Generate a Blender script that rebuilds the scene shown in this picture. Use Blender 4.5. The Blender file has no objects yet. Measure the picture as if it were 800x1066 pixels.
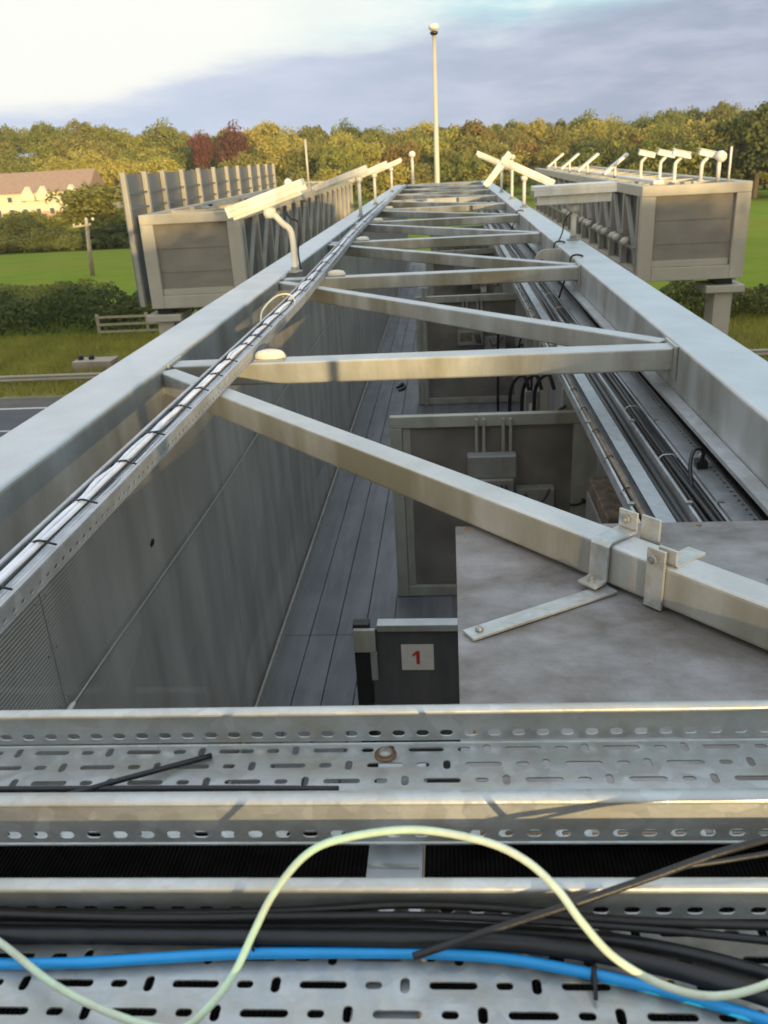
import bpy, math, random
import numpy as np
from mathutils import Vector, Matrix
random.seed(7); np.random.seed(7)
C = bpy.context.scene
COL = C.collection
R = math.radians

# ------------------------------------------------------------------ camera
Z0 = 10.0                      # camera height above the road; geometry below is written relative to the lens, then lifted
F = 871.0
h = np.array([65., -374., F]); h /= np.linalg.norm(h)
d = np.array([115., 2048., F]); d /= np.linalg.norm(d)
d = d - h * (d @ h); d /= np.linalg.norm(d)
x = np.cross(d, h)
Mw = np.array([x, h, -d])      # rows: world X,Y,Z in image axes
camd = bpy.data.cameras.new('camera'); cam = bpy.data.objects.new('camera', camd); COL.objects.link(cam)
right, down, fwd = Mw[:, 0], Mw[:, 1], Mw[:, 2]
m = Matrix(((right[0], -down[0], -fwd[0], 0), (right[1], -down[1], -fwd[1], 0), (right[2], -down[2], -fwd[2], Z0), (0, 0, 0, 1)))
cam.matrix_world = m
camd.sensor_fit = 'VERTICAL'; camd.sensor_height = 24.0; camd.lens = 24.0 * F / 1066.0
camd.clip_start = 0.02; camd.clip_end = 3000
camd.dof.use_dof = True; camd.dof.focus_distance = 1.6; camd.dof.aperture_fstop = 6.5
C.camera = cam

# ------------------------------------------------------------------ world, sun, exposure
SUN_EL, SUN_AZ = 4.2, 24.0     # the sun stands low behind the camera, to its right
sd = Vector((math.sin(R(SUN_AZ)) * math.cos(R(SUN_EL)), -math.cos(R(SUN_AZ)) * math.cos(R(SUN_EL)), math.sin(R(SUN_EL))))
w = bpy.data.worlds.new('World'); C.world = w; w.use_nodes = True
nt = w.node_tree; N = nt.nodes; L = nt.links
for n in list(N): N.remove(n)
def wn(t, **k):
    n = N.new(t)
    for a, b in k.items(): setattr(n, a, b)
    return n
def wmath(op, a, b=None, c=None):
    n = wn('ShaderNodeMath', operation=op)
    for i, v in enumerate((a, b, c)):
        if v is None: continue
        if isinstance(v, (int, float)): n.inputs[i].default_value = v
        else: L.new(v, n.inputs[i])
    return n.outputs[0]
out = wn('ShaderNodeOutputWorld'); bg = wn('ShaderNodeBackground')
sky = wn('ShaderNodeTexSky', sky_type='NISHITA'); sky.sun_disc = False
sky.sun_elevation = R(SUN_EL); sky.sun_rotation = R(180 - SUN_AZ); sky.air_density = 1.0; sky.dust_density = 1.2; sky.ozone_density = 1.0
tc = wn('ShaderNodeTexCoord'); sep = wn('ShaderNodeSeparateXYZ'); L.new(tc.outputs['Generated'], sep.inputs[0])
el = wmath('ARCSINE', sep.outputs[2]); az = wmath('ARCTAN2', sep.outputs[0], sep.outputs[1])
comb = wn('ShaderNodeCombineXYZ'); L.new(wmath('MULTIPLY', az, 1.6), comb.inputs[0]); L.new(wmath('MULTIPLY', el, 7.0), comb.inputs[1])
def wnoise(scale, det, rough, off=0):
    n = wn('ShaderNodeTexNoise'); n.inputs['Scale'].default_value = scale; n.inputs['Detail'].default_value = det; n.inputs['Roughness'].default_value = rough
    v = wn('ShaderNodeVectorMath', operation='ADD'); L.new(comb.outputs[0], v.inputs[0]); v.inputs[1].default_value = (off, off * .7, off)
    L.new(v.outputs[0], n.inputs['Vector']); return n.outputs['Fac']
def wramp(v, a, b):
    n = wn('ShaderNodeMapRange', interpolation_type='SMOOTHSTEP'); L.new(v, n.inputs[0]); n.inputs[1].default_value = a; n.inputs[2].default_value = b
    return n.outputs[0]
def wmix(fac, a, b):
    n = wn('ShaderNodeMix', data_type='RGBA')
    if isinstance(fac, (int, float)): n.inputs[0].default_value = fac
    else: L.new(fac, n.inputs[0])
    for i, v in ((6, a), (7, b)):
        if isinstance(v, tuple): n.inputs[i].default_value = (*v, 1)
        else: L.new(v, n.inputs[i])
    return n.outputs[2]
SK = 1.0
n1 = wnoise(2.2, 6, .55, 3.1); n2 = wnoise(5.0, 5, .6, 9.0); n3 = wnoise(1.3, 3, .5, 17.0)
# top of the grey cloud bank, in radians of elevation, with a dip left of the middle
bank = wmath('ADD', wmath('ADD', .112, wmath('MULTIPLY', az, .10)), wmath('MULTIPLY', wmath('SUBTRACT', n1, .5), .09))
inbank = wmath('SUBTRACT', 1.0, wramp(wmath('SUBTRACT', el, bank), -.014, .014))
high = wramp(wmath('SUBTRACT', wmath('MULTIPLY', wmath('SUBTRACT', n3, .5), .5), wmath('MULTIPLY', wmath('ADD', az, .06), .95)), -.16, .16)      # white cloud lies to the left
veil = wmath('MULTIPLY', wramp(n2, .42, .66), .55)
K = 1.0
white = (8.3 * K, 8.35 * K, 7.9 * K); teal_gain = 1.0
azr = wramp(az, -.45, .38)
bankcol = wmix(azr, (4.8 * K, 5.6 * K, 7.0 * K), (3.0 * K, 3.5 * K, 4.6 * K))
bankcol = wmix(wmath('MULTIPLY', wramp(n2, .35, .7), .35), bankcol, (6.6 * K, 6.8 * K, 7.9 * K))
clear = wmix(.85, sky.outputs[0], (4.6 * K, 7.2 * K, 8.0 * K))
col = wmix(veil, clear, (8.2 * K, 8.6 * K, 8.2 * K))
col = wmix(high, col, white)
col = wmix(inbank, col, bankcol)
# the sunset side of the sky, behind the viewer, glows warm below the cloud
toward = wmath('ADD', wmath('MULTIPLY', sep.outputs[0], sd.x), wmath('MULTIPLY', sep.outputs[1], sd.y))
glow = wmath('MULTIPLY', wramp(toward, .0, .9), wmath('SUBTRACT', 1.0, wramp(el, .15, .7)))
col = wmix(glow, col, (10.0, 8.3, 5.6))
# nearer the zenith and behind the viewer the cloud thins out to open sky
upf = wramp(el, .35, .95)
col = wmix(upf, col, wmix(.8, sky.outputs[0], (10.8 * K, 12.2 * K, 13.8 * K)))
L.new(col, bg.inputs[0]); bg.inputs[1].default_value = 0.10
L.new(bg.outputs[0], out.inputs[0])

sl = bpy.data.lights.new('sun', 'SUN'); sl.energy = 5.0; sl.angle = R(.5); sl.color = (1.0, .73, .36)
so = bpy.data.objects.new('sun', sl); COL.objects.link(so)
so.rotation_euler = sd.to_track_quat('Z', 'Y').to_euler(); so.location = (20, -40, 30)
C.view_settings.view_transform = 'Standard'; C.view_settings.look = 'None'; C.view_settings.gamma = 1
C.view_settings.exposure = 0.28
C.render.resolution_x = 768; C.render.resolution_y = 1024
C.render.engine = 'CYCLES'

# ------------------------------------------------------------------ materials
def mat(name, base=(.5, .5, .5), rough=.6, metal=0.0, var=.15, scale=4.0, col2=None, bump=0.0, bscale=60.0, spangle=0.0, grime=None, gscale=(6, 6, 1.2), emis=None, detail=6, objrand=0.0, spec=None, side_shade=False, fine=.22):
    """Procedural Principled: base mixed with col2 by noise, optional galvanising spangle, grime with optional painted side shade, bump."""
    M = bpy.data.materials.new(name); M.use_nodes = True
    t = M.node_tree; n = t.nodes; l = t.links; b = n['Principled BSDF']
    b.inputs['Roughness'].default_value = rough; b.inputs['Metallic'].default_value = metal
    if spec is not None: b.inputs['Specular IOR Level'].default_value = spec
    co = n.new('ShaderNodeTexCoord'); geo = n.new('ShaderNodeNewGeometry')
    def noise(sc, det=5, rg=.55, vec=None, scl=None):
        q = n.new('ShaderNodeTexNoise'); q.inputs['Scale'].default_value = sc; q.inputs['Detail'].default_value = det; q.inputs['Roughness'].default_value = rg
        if scl:
            mp = n.new('ShaderNodeMapping'); mp.inputs['Scale'].default_value = scl; l.new(geo.outputs['Position'], mp.inputs[0]); l.new(mp.outputs[0], q.inputs[0])
        else: l.new(geo.outputs['Position'], q.inputs[0])
        return q.outputs['Fac']
    def rng(v, a, c, lo=0., hi=1.):
        q = n.new('ShaderNodeMapRange'); l.new(v, q.inputs[0]); q.inputs[1].default_value = a; q.inputs[2].default_value = c; q.inputs[3].default_value = lo; q.inputs[4].default_value = hi
        return q.outputs[0]
    def mix(f, a, c, mode='MIX'):
        q = n.new('ShaderNodeMix'); q.data_type = 'RGBA'; q.blend_type = mode
        if isinstance(f, (int, float)): q.inputs[0].default_value = f
        else: l.new(f, q.inputs[0])
        for i, v in ((6, a), (7, c)):
            if isinstance(v, tuple): q.inputs[i].default_value = (*v, 1)
            else: l.new(v, q.inputs[i])
        return q.outputs[2]
    def mulc(v, k_):
        q = n.new('ShaderNodeMath'); q.operation = 'MULTIPLY'; l.new(v, q.inputs[0]); q.inputs[1].default_value = k_; return q.outputs[0]
    c2 = col2 or tuple(v * (1 - var * 2) for v in base)
    out = mix(rng(noise(scale, detail), .35, .65), base, c2)
    if spangle:
        vo = n.new('ShaderNodeTexVoronoi'); vo.inputs['Scale'].default_value = spangle; l.new(geo.outputs['Position'], vo.inputs['Vector'])
        sp = n.new('ShaderNodeSeparateColor'); l.new(vo.outputs['Color'], sp.inputs[0])
        out = mix(rng(sp.outputs[0], 0, 1, 0, .30), out, tuple(min(1, v * 1.45) for v in base))
        l.new(rng(sp.outputs[1], 0, 1, max(.1, rough - .12), rough + .12), b.inputs['Roughness'])
    fn = rng(noise(scale * 14 + 8, 3, .7), .30, .70, 0, 1); out = mix(mulc(fn, fine), out, tuple(v * .62 for v in base))
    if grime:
        gv = rng(noise(1.0, 6, .6, scl=gscale), .30 if side_shade else .45, .62 if side_shade else .72, .12 if side_shade else 0, .88 if side_shade else .8)
        if side_shade:      # grime kept to upright faces, where it also paints them shaded against bright tops
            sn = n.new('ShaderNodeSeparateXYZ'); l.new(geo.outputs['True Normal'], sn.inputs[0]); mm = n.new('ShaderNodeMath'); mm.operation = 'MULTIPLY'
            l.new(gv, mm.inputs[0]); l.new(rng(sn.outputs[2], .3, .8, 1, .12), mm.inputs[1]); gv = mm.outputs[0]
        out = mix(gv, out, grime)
    if objrand:
        oi = n.new('ShaderNodeObjectInfo')
        out = mix(rng(oi.outputs['Random'], 0, 1, 0, objrand), out, tuple(v * .5 for v in base))
    l.new(out, b.inputs['Base Color'])
    if bump:
        bp = n.new('ShaderNodeBump'); bp.inputs['Strength'].default_value = bump; bp.inputs['Distance'].default_value = .01
        l.new(noise(bscale, 4), bp.inputs['Height']); l.new(bp.outputs[0], b.inputs['Normal'])
    if emis: b.inputs['Emission Color'].default_value = (*emis[0], 1); b.inputs['Emission Strength'].default_value = emis[1]
    return M

G = dict(
 galv=mat('galvanised_steel', (.58, .61, .64), .45, .45, .07, 3, bump=.06, bscale=40, grime=(.22, .22, .19), gscale=(2.2, 2.2, .8), side_shade=True),
 galv_side=mat('weathered_galvanised', (.55, .57, .575), .5, .3, .10, 4, bump=.08, bscale=30, grime=(.165, .15, .095), gscale=(2.2, 2.2, .5), side_shade=True),  # olive side grime, darkened further to paint shade on strut and brace sides
 tray=mat('tray_zinc', (.46, .48, .48), .40, .5, .10, 12, spangle=55, bump=.05, bscale=150, grime=(.34, .31, .25), gscale=(9, 22, 20)),
 trayfar=mat('tray_zinc_dull', (.42, .44, .46), .45, .4, .10, 6, spangle=25, grime=(.28, .27, .25), gscale=(5, 3, 5)),
 darkpaint=mat('dark_grey_paint', (.085, .09, .10), .5, .1, .1, 6, grime=(.13, .125, .12)),
 cover=mat('lid_zinc', (.36, .38, .40), .45, .4, .08, 5, spangle=30),
 rust=mat('rusted_steel', (.30, .17, .09), .8, .2, .2, 60, col2=(.16, .08, .04), bump=.4, bscale=300),
 wall=None, floor=None,
 frame=mat('gate_frame_paint', (.42, .41, .36), .55, .15, .1, 5, grime=(.22, .21, .16)),
 boxes=mat('grey_equipment', (.33, .33, .31), .5, .3, .1, 10, grime=(.24, .19, .15)),
 black=mat('black_cable_sheath', (.012, .012, .014), .45, 0, .2, 30, bump=.1, bscale=120),
 brown=mat('brown_cable_sheath', (.24, .18, .12), .6, 0, .2, 14, col2=(.08, .065, .05)),
 white=mat('white_cable_sheath', (.82, .82, .86), .4, 0, .06, 14, col2=(.66, .66, .70)),
 greyc=mat('grey_cable_sheath', (.62, .62, .64), .5, 0, .1, 20),
 blue=mat('blue_cable_sheath', (.012, .32, .75), .38, 0, .08, 20),
 green=mat('green_white_sheath', (.48, .66, .46), .45, 0, .04, 9, col2=(.64, .66, .52), bump=.08, bscale=200, grime=(.42, .44, .34), gscale=(40, 40, 40)),
 housing=mat('cream_housing', (.78, .75, .67), .45, 0, .04, 5, grime=(.5, .46, .38)),
 glass=mat('dark_lens_glass', (.02, .022, .03), .12, 0, .1, 5),
 bulk=mat('lamp_diffuser', (.70, .64, .52), .4, 0, .05, 20),
 label=mat('label_white', (.70, .66, .62), .5, 0, .05, 30), red=mat('label_red', (.50, .03, .02), .5, 0, .05, 30),
 boxed=mat('box_gantry_paint', (.50, .46, .37), .6, .1, .06, 1.2, grime=(.40, .36, .28), gscale=(1.2, 1.2, .5)),
 concrete=mat('concrete', (.40, .33, .26), .85, 0, .15, 2),
 signback=mat('sign_back_sheet', (.19, .21, .23), .5, .4, .1, .8),
 signpost=mat('sign_stiffener', (.40, .38, .33), .5, .3, .08, 1.5),
 mast=mat('mast_steel', (.60, .55, .42), .5, .2, .05, 1),
 wood=mat('weathered_timber', (.42, .35, .24), .8, 0, .15, 5),
 pole=mat('creosoted_timber', (.46, .37, .26), .85, 0, .1, 3),
 render=mat('cream_render', (.76, .66, .48), .85, 0, .05, .6),
 brick=mat('orange_brick', (.56, .34, .20), .85, 0, .1, 3),
 roof=mat('brown_tiles', (.36, .24, .17), .85, 0, .12, 2, bump=.3, bscale=8),
 window=mat('window_glass', (.10, .11, .12), .15, 0, .1, 1),
 asphalt=mat('asphalt', (.075, .075, .085), .85, 0, .12, .6, bump=.3, bscale=40, grime=(.10, .095, .09), gscale=(.08, .9, 1)),
 shoulder=mat('hard_shoulder', (.12, .105, .09), .9, 0, .12, 1.2, bump=.3, bscale=30),
 paint=mat('road_marking', (.66, .64, .60), .7, 0, .08, 3),
 barrier=mat('barrier_zinc', (.42, .39, .31), .6, .25, .08, 1),
 bark=mat('bark', (.12, .09, .06), .9, 0, .2, 4),
 gap_black=mat('gap_shade_black', (.006, .0055, .0055), 1.0, spec=0.0, metal=0, var=.2, scale=20),  # flat black that stands in for the darkness below the near trays
 bolt=mat('bolt_steel', (.36, .35, .32), .4, .6, .1, 60),
)

def special_materials():
    # plate under the brace: pale worn patches over brown stain
    M = mat('stained_plate', (.165, .15, .135), .6, .1, .1, 5.2, col2=(.11, .088, .07), bump=.35, bscale=70, grime=(.33, .32, .33), gscale=(3.2, 4.2, 3), detail=9, fine=.55); G['plate'] = M
    # perforated cladding: fine horizontal corrugation, some light passes through the holes
    M = bpy.data.materials.new('perforated_cladding'); M.use_nodes = True; t = M.node_tree; n = t.nodes; l = t.links; b = n['Principled BSDF']
    geo = n.new('ShaderNodeNewGeometry'); sx = n.new('ShaderNodeSeparateXYZ'); l.new(geo.outputs['Position'], sx.inputs[0])
    b.inputs['Metallic'].default_value = .25; b.inputs['Roughness'].default_value = .6
    mp = n.new('ShaderNodeMapping'); mp.inputs['Scale'].default_value = (1, 3.0, .7); l.new(geo.outputs['Position'], mp.inputs[0])
    no = n.new('ShaderNodeTexNoise'); no.inputs['Scale'].default_value = 1.3; no.inputs['Detail'].default_value = 7; l.new(mp.outputs[0], no.inputs[0])
    rp = n.new('ShaderNodeValToRGB'); rp.color_ramp.elements[0].position = .3; rp.color_ramp.elements[0].color = (.29, .275, .25, 1); rp.color_ramp.elements[1].position = .7; rp.color_ramp.elements[1].color = (.46, .44, .41, 1)
    l.new(no.outputs['Fac'], rp.inputs[0]); l.new(rp.outputs[0], b.inputs['Base Color'])
    mu = n.new('ShaderNodeMath'); mu.operation = 'MULTIPLY'; l.new(sx.outputs[2], mu.inputs[0]); mu.inputs[1].default_value = 2 * math.pi / .0155
    si = n.new('ShaderNodeMath'); si.operation = 'SINE'; l.new(mu.outputs[0], si.inputs[0])
    bp = n.new('ShaderNodeBump'); bp.inputs['Strength'].default_value = .42; bp.inputs['Distance'].default_value = .004; l.new(si.outputs[0], bp.inputs['Height']); l.new(bp.outputs[0], b.inputs['Normal'])
    tr = n.new('ShaderNodeBsdfTransparent'); mx = n.new('ShaderNodeMixShader'); mx.inputs[0].default_value = .18
    l.new(b.outputs[0], mx.inputs[1]); l.new(tr.outputs[0], mx.inputs[2]); l.new(mx.outputs[0], n['Material Output'].inputs[0]); G['wall'] = M
    # open mesh of gates
    M = bpy.data.materials.new('woven_mesh'); M.use_nodes = True; t = M.node_tree; n = t.nodes; l = t.links; b = n['Principled BSDF']
    b.inputs['Base Color'].default_value = (.13, .115, .095, 1); b.inputs['Roughness'].default_value = .6
    geo = n.new('ShaderNodeNewGeometry'); wv = n.new('ShaderNodeTexNoise'); wv.inputs['Scale'].default_value = 2.5; l.new(geo.outputs['Position'], wv.inputs[0])
    rp = n.new('ShaderNodeValToRGB'); rp.color_ramp.elements[0].position = .35; rp.color_ramp.elements[0].color = (.15, .13, .105, 1); rp.color_ramp.elements[1].position = .65; rp.color_ramp.elements[1].color = (.25, .22, .185, 1)
    l.new(wv.outputs['Fac'], rp.inputs[0]); l.new(rp.outputs[0], b.inputs['Base Color'])
    tr = n.new('ShaderNodeBsdfTransparent'); mx = n.new('ShaderNodeMixShader'); mx.inputs[0].default_value = .25
    l.new(b.outputs[0], mx.inputs[1]); l.new(tr.outputs[0], mx.inputs[2]); l.new(mx.outputs[0], n['Material Output'].inputs[0]); G['mesh'] = M
    # leaves
    def leaf(name, a, c, hue=(1, 1, 1)):
        M = bpy.data.materials.new(name); M.use_nodes = True; t = M.node_tree; n = t.nodes; l = t.links; b = n['Principled BSDF']
        b.inputs['Roughness'].default_value = .7; b.inputs['Specular IOR Level'].default_value = .2
        geo = n.new('ShaderNodeNewGeometry'); oi = n.new('ShaderNodeObjectInfo')
        no = n.new('ShaderNodeTexNoise'); no.inputs['Scale'].default_value = .45; no.inputs['Detail'].default_value = 5; no.inputs['Roughness'].default_value = .7; l.new(geo.outputs['Position'], no.inputs[0])
        rp = n.new('ShaderNodeValToRGB'); e = rp.color_ramp.elements; e[0].position = .32; e[0].color = (*a, 1); e[1].position = .68; e[1].color = (*c, 1)
        l.new(no.outputs['Fac'], rp.inputs[0])
        n2 = n.new('ShaderNodeTexNoise'); n2.inputs['Scale'].default_value = .045; n2.inputs['Detail'].default_value = 2; l.new(geo.outputs['Position'], n2.inputs[0])
        ad = n.new('ShaderNodeMath'); ad.operation = 'MULTIPLY_ADD'; l.new(oi.outputs['Random'], ad.inputs[0]); ad.inputs[1].default_value = .5; l.new(n2.outputs['Fac'], ad.inputs[2])
        hs = n.new('ShaderNodeHueSaturation'); l.new(rp.outputs[0], hs.inputs['Color'])
        mr = n.new('ShaderNodeMapRange'); l.new(ad.outputs[0], mr.inputs[0]); mr.inputs[1].default_value = .35; mr.inputs[2].default_value = 1.15; mr.inputs[3].default_value = .47; mr.inputs[4].default_value = .52
        l.new(mr.outputs[0], hs.inputs['Hue'])
        mv = n.new('ShaderNodeMapRange'); l.new(ad.outputs[0], mv.inputs[0]); mv.inputs[1].default_value = .35; mv.inputs[2].default_value = 1.15; mv.inputs[3].default_value = 1.25; mv.inputs[4].default_value = .7
        l.new(mv.outputs[0], hs.inputs['Value'])
        l.new(hs.outputs[0], b.inputs['Base Color'])
        tl = n.new('ShaderNodeBsdfTranslucent'); l.new(hs.outputs[0], tl.inputs[0]); mx = n.new('ShaderNodeMixShader'); mx.inputs[0].default_value = .25
        l.new(b.outputs[0], mx.inputs[1]); l.new(tl.outputs[0], mx.inputs[2]); l.new(mx.outputs[0], n['Material Output'].inputs[0])
        return M
    G['leaf'] = leaf('leaves_green', (.11, .135, .025), (.25, .26, .055))
    G['leaf_yellow'] = leaf('leaves_yellow_green', (.25, .24, .04), (.46, .41, .08))
    G['leaf_olive'] = leaf('leaves_olive', (.15, .15, .03), (.29, .27, .06))
    G['leaf_dark'] = leaf('leaves_dark', (.055, .075, .018), (.13, .145, .035))
    G['leaf_copper'] = leaf('leaves_copper', (.09, .04, .022), (.19, .09, .045))
    G['leaf_rust'] = leaf('leaves_rust_tinged', (.18, .13, .03), (.32, .24, .055))
    G['grass'] = mat('field_grass', (.15, .215, .025), .9, 0, .1, .25, col2=(.20, .245, .04), bump=.3, bscale=6, spec=0.0, grime=(.22, .20, .04), gscale=(.03, .10, .1))
    G['verge'] = mat('verge_grass', (.17, .19, .045), .9, 0, .2, 1.5, col2=(.22, .19, .08), bump=.5, bscale=10)
special_materials()

# floor plates: grey boards with per-board tone
G['floor'] = mat('walkway_boards', (.20, .205, .215), .55, .2, .1, 2.2, col2=(.14, .145, .155), bump=.25, bscale=25, grime=(.27, .27, .275), gscale=(6, .8, 1), objrand=.2)

# ------------------------------------------------------------------ mesh builder
def smooth_path(pts, k=8):
    P = [np.array(p, float) for p in pts]
    if len(P) < 3: return P
    Q = [2 * P[0] - P[1]] + P + [2 * P[-1] - P[-2]]; o = []
    for i in range(1, len(Q) - 2):
        a, b, c, e = Q[i - 1:i + 3]
        for j in range(k):
            t = j / k
            o.append(.5 * (2 * b + (c - a) * t + (2 * a - 5 * b + 4 * c - e) * t * t + (3 * b - a - 3 * c + e) * t ** 3))
    o.append(P[-1]); return o
class MB:
    def __init__(s): s.v = []; s.f = []; s.sm = []
    def add(s, vs, fs, smooth=False):
        k = len(s.v); s.v += [tuple(map(float, p)) for p in vs]; s.f += [tuple(i + k for i in f) for f in fs]; s.sm += [smooth] * len(fs); return s
    def box(s, x0, x1, y0, y1, z0, z1, rot=None, at=(0, 0, 0)):
        vs = [(a, b, c) for c in (z0, z1) for b in (y0, y1) for a in (x0, x1)]
        if rot is not None: vs = [tuple(Vector(at) + rot @ Vector(p)) for p in vs]
        return s.add(vs, [(0, 2, 3, 1), (4, 5, 7, 6), (0, 1, 5, 4), (2, 6, 7, 3), (0, 4, 6, 2), (1, 3, 7, 5)])
    def beam(s, p, q, wd, ht, up=(0, 0, 1)):
        p = Vector(p); q = Vector(q); a = (q - p).normalized(); u = Vector(up); sd_ = a.cross(u).normalized(); u = sd_.cross(a).normalized()
        vs = [e + sd_ * (i * wd / 2) + u * (j * ht / 2) for e in (p, q) for i, j in ((-1, -1), (1, -1), (1, 1), (-1, 1))]
        return s.add(vs, [(0, 1, 2, 3), (7, 6, 5, 4), (0, 4, 5, 1), (1, 5, 6, 2), (2, 6, 7, 3), (3, 7, 4, 0)])
    def tube(s, pts, r, n=8, smooth=True, k=8, cap=True):
        P = smooth_path(pts, k) if smooth else [np.array(p, float) for p in pts]
        rr = r if isinstance(r, (list, tuple)) else [r] * len(P)
        if len(rr) != len(P): rr = list(np.interp(np.linspace(0, 1, len(P)), np.linspace(0, 1, len(rr)), rr))
        vs = []; prev = None
        for i, p in enumerate(P):
            t = P[min(i + 1, len(P) - 1)] - P[max(i - 1, 0)]; t = t / (np.linalg.norm(t) + 1e-9)
            if prev is None:
                a = np.array([0, 0, 1.]) if abs(t[2]) < .9 else np.array([1., 0, 0]); u = np.cross(t, a)
            else: u = prev - t * (prev @ t)
            u = u / np.linalg.norm(u); prev = u; b = np.cross(t, u)
            for j in range(n):
                an = 2 * math.pi * j / n; vs.append(p + rr[i] * (math.cos(an) * u + math.sin(an) * b))
        fs = [(i * n + j, i * n + (j + 1) % n, (i + 1) * n + (j + 1) % n, (i + 1) * n + j) for i in range(len(P) - 1) for j in range(n)]
        s.add(vs, fs, True)
        if cap: k0 = len(s.v) - len(vs); s.f += [tuple(range(k0 + n - 1, k0 - 1, -1)), tuple(range(len(s.v) - n, len(s.v)))]; s.sm += [False, False]
        return s
    def lathe(s, prof, c, n=20, axis=None, smooth=True):
        rot = Vector((0, 0, 1)).rotation_difference(Vector(axis)) if axis is not None else None
        vs = []
        for (r, z) in prof:
            for j in range(n):
                p = Vector((r * math.cos(2 * math.pi * j / n), r * math.sin(2 * math.pi * j / n), z))
                if rot: p = rot @ p
                vs.append(Vector(c) + p)
        m_ = len(prof)
        fs = [(i * n + j, i * n + (j + 1) % n, (i + 1) * n + (j + 1) % n, (i + 1) * n + j) for i in range(m_ - 1) for j in range(n)]
        fs += [tuple(range(n - 1, -1, -1)), tuple(range((m_ - 1) * n, m_ * n))]
        return s.add(vs, fs, smooth)
    def prism(s, poly, p0, ux, uy, th):
        """outline poly in axes ux,uy from p0, extruded by vector th"""
        p0 = Vector(p0); ux = Vector(ux); uy = Vector(uy); th = Vector(th)
        a = [p0 + ux * u + uy * v for u, v in poly]; n = len(a)
        return s.add(a + [p + th for p in a], [tuple(range(n - 1, -1, -1)), tuple(range(n, 2 * n))] + [(i, (i + 1) % n, n + (i + 1) % n, n + i) for i in range(n)])
    def build(s, name, mt, parent=None, bevel=0.0, solid=0.0, recentre=True, seg=2):
        me = bpy.data.meshes.new(name); V = np.array(s.v)
        if recentre: o = np.array([(V[:, 0].min() + V[:, 0].max()) / 2, (V[:, 1].min() + V[:, 1].max()) / 2, V[:, 2].min()])
        else: o = np.zeros(3)
        V = V - o
        me.from_pydata(V.tolist(), [], s.f); me.polygons.foreach_set('use_smooth', s.sm); me.update()
        me.materials.append(G[mt] if isinstance(mt, str) else mt)
        ob = bpy.data.objects.new(name, me); COL.objects.link(ob)
        pw = worldpos(parent) if parent else Vector((0, 0, 0))
        if parent: ob.parent = parent
        ob.location = Vector(o) - pw
        if bevel:
            b = ob.modifiers.new('edge', 'BEVEL'); b.width = bevel; b.segments = seg; b.limit_method = 'ANGLE'; b.angle_limit = R(40)
        if solid:
            b = ob.modifiers.new('thickness', 'SOLIDIFY'); b.thickness = solid; b.offset = 0
        return ob
def worldpos(o):
    v = Vector((0, 0, 0))
    while o: v += o.location; o = o.parent
    return v
def thing(name, loc, label, cat, group=None):
    o = bpy.data.objects.new(name, None); COL.objects.link(o); o.location = loc; o.empty_display_size = .2
    return tag(o, label, cat, group)
def tag(o, label, cat, group=None, kind=None):
    o['label'] = label; o['category'] = cat
    if group: o['group'] = group
    if kind: o['kind'] = kind
    return o
def structure(o): o['kind'] = 'structure'; return o
def copy_tree(o, parent=None):
    c = o.copy(); COL.objects.link(c); c.parent = parent
    for ch in list(o.children): copy_tree(ch, c)
    return c

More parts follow.
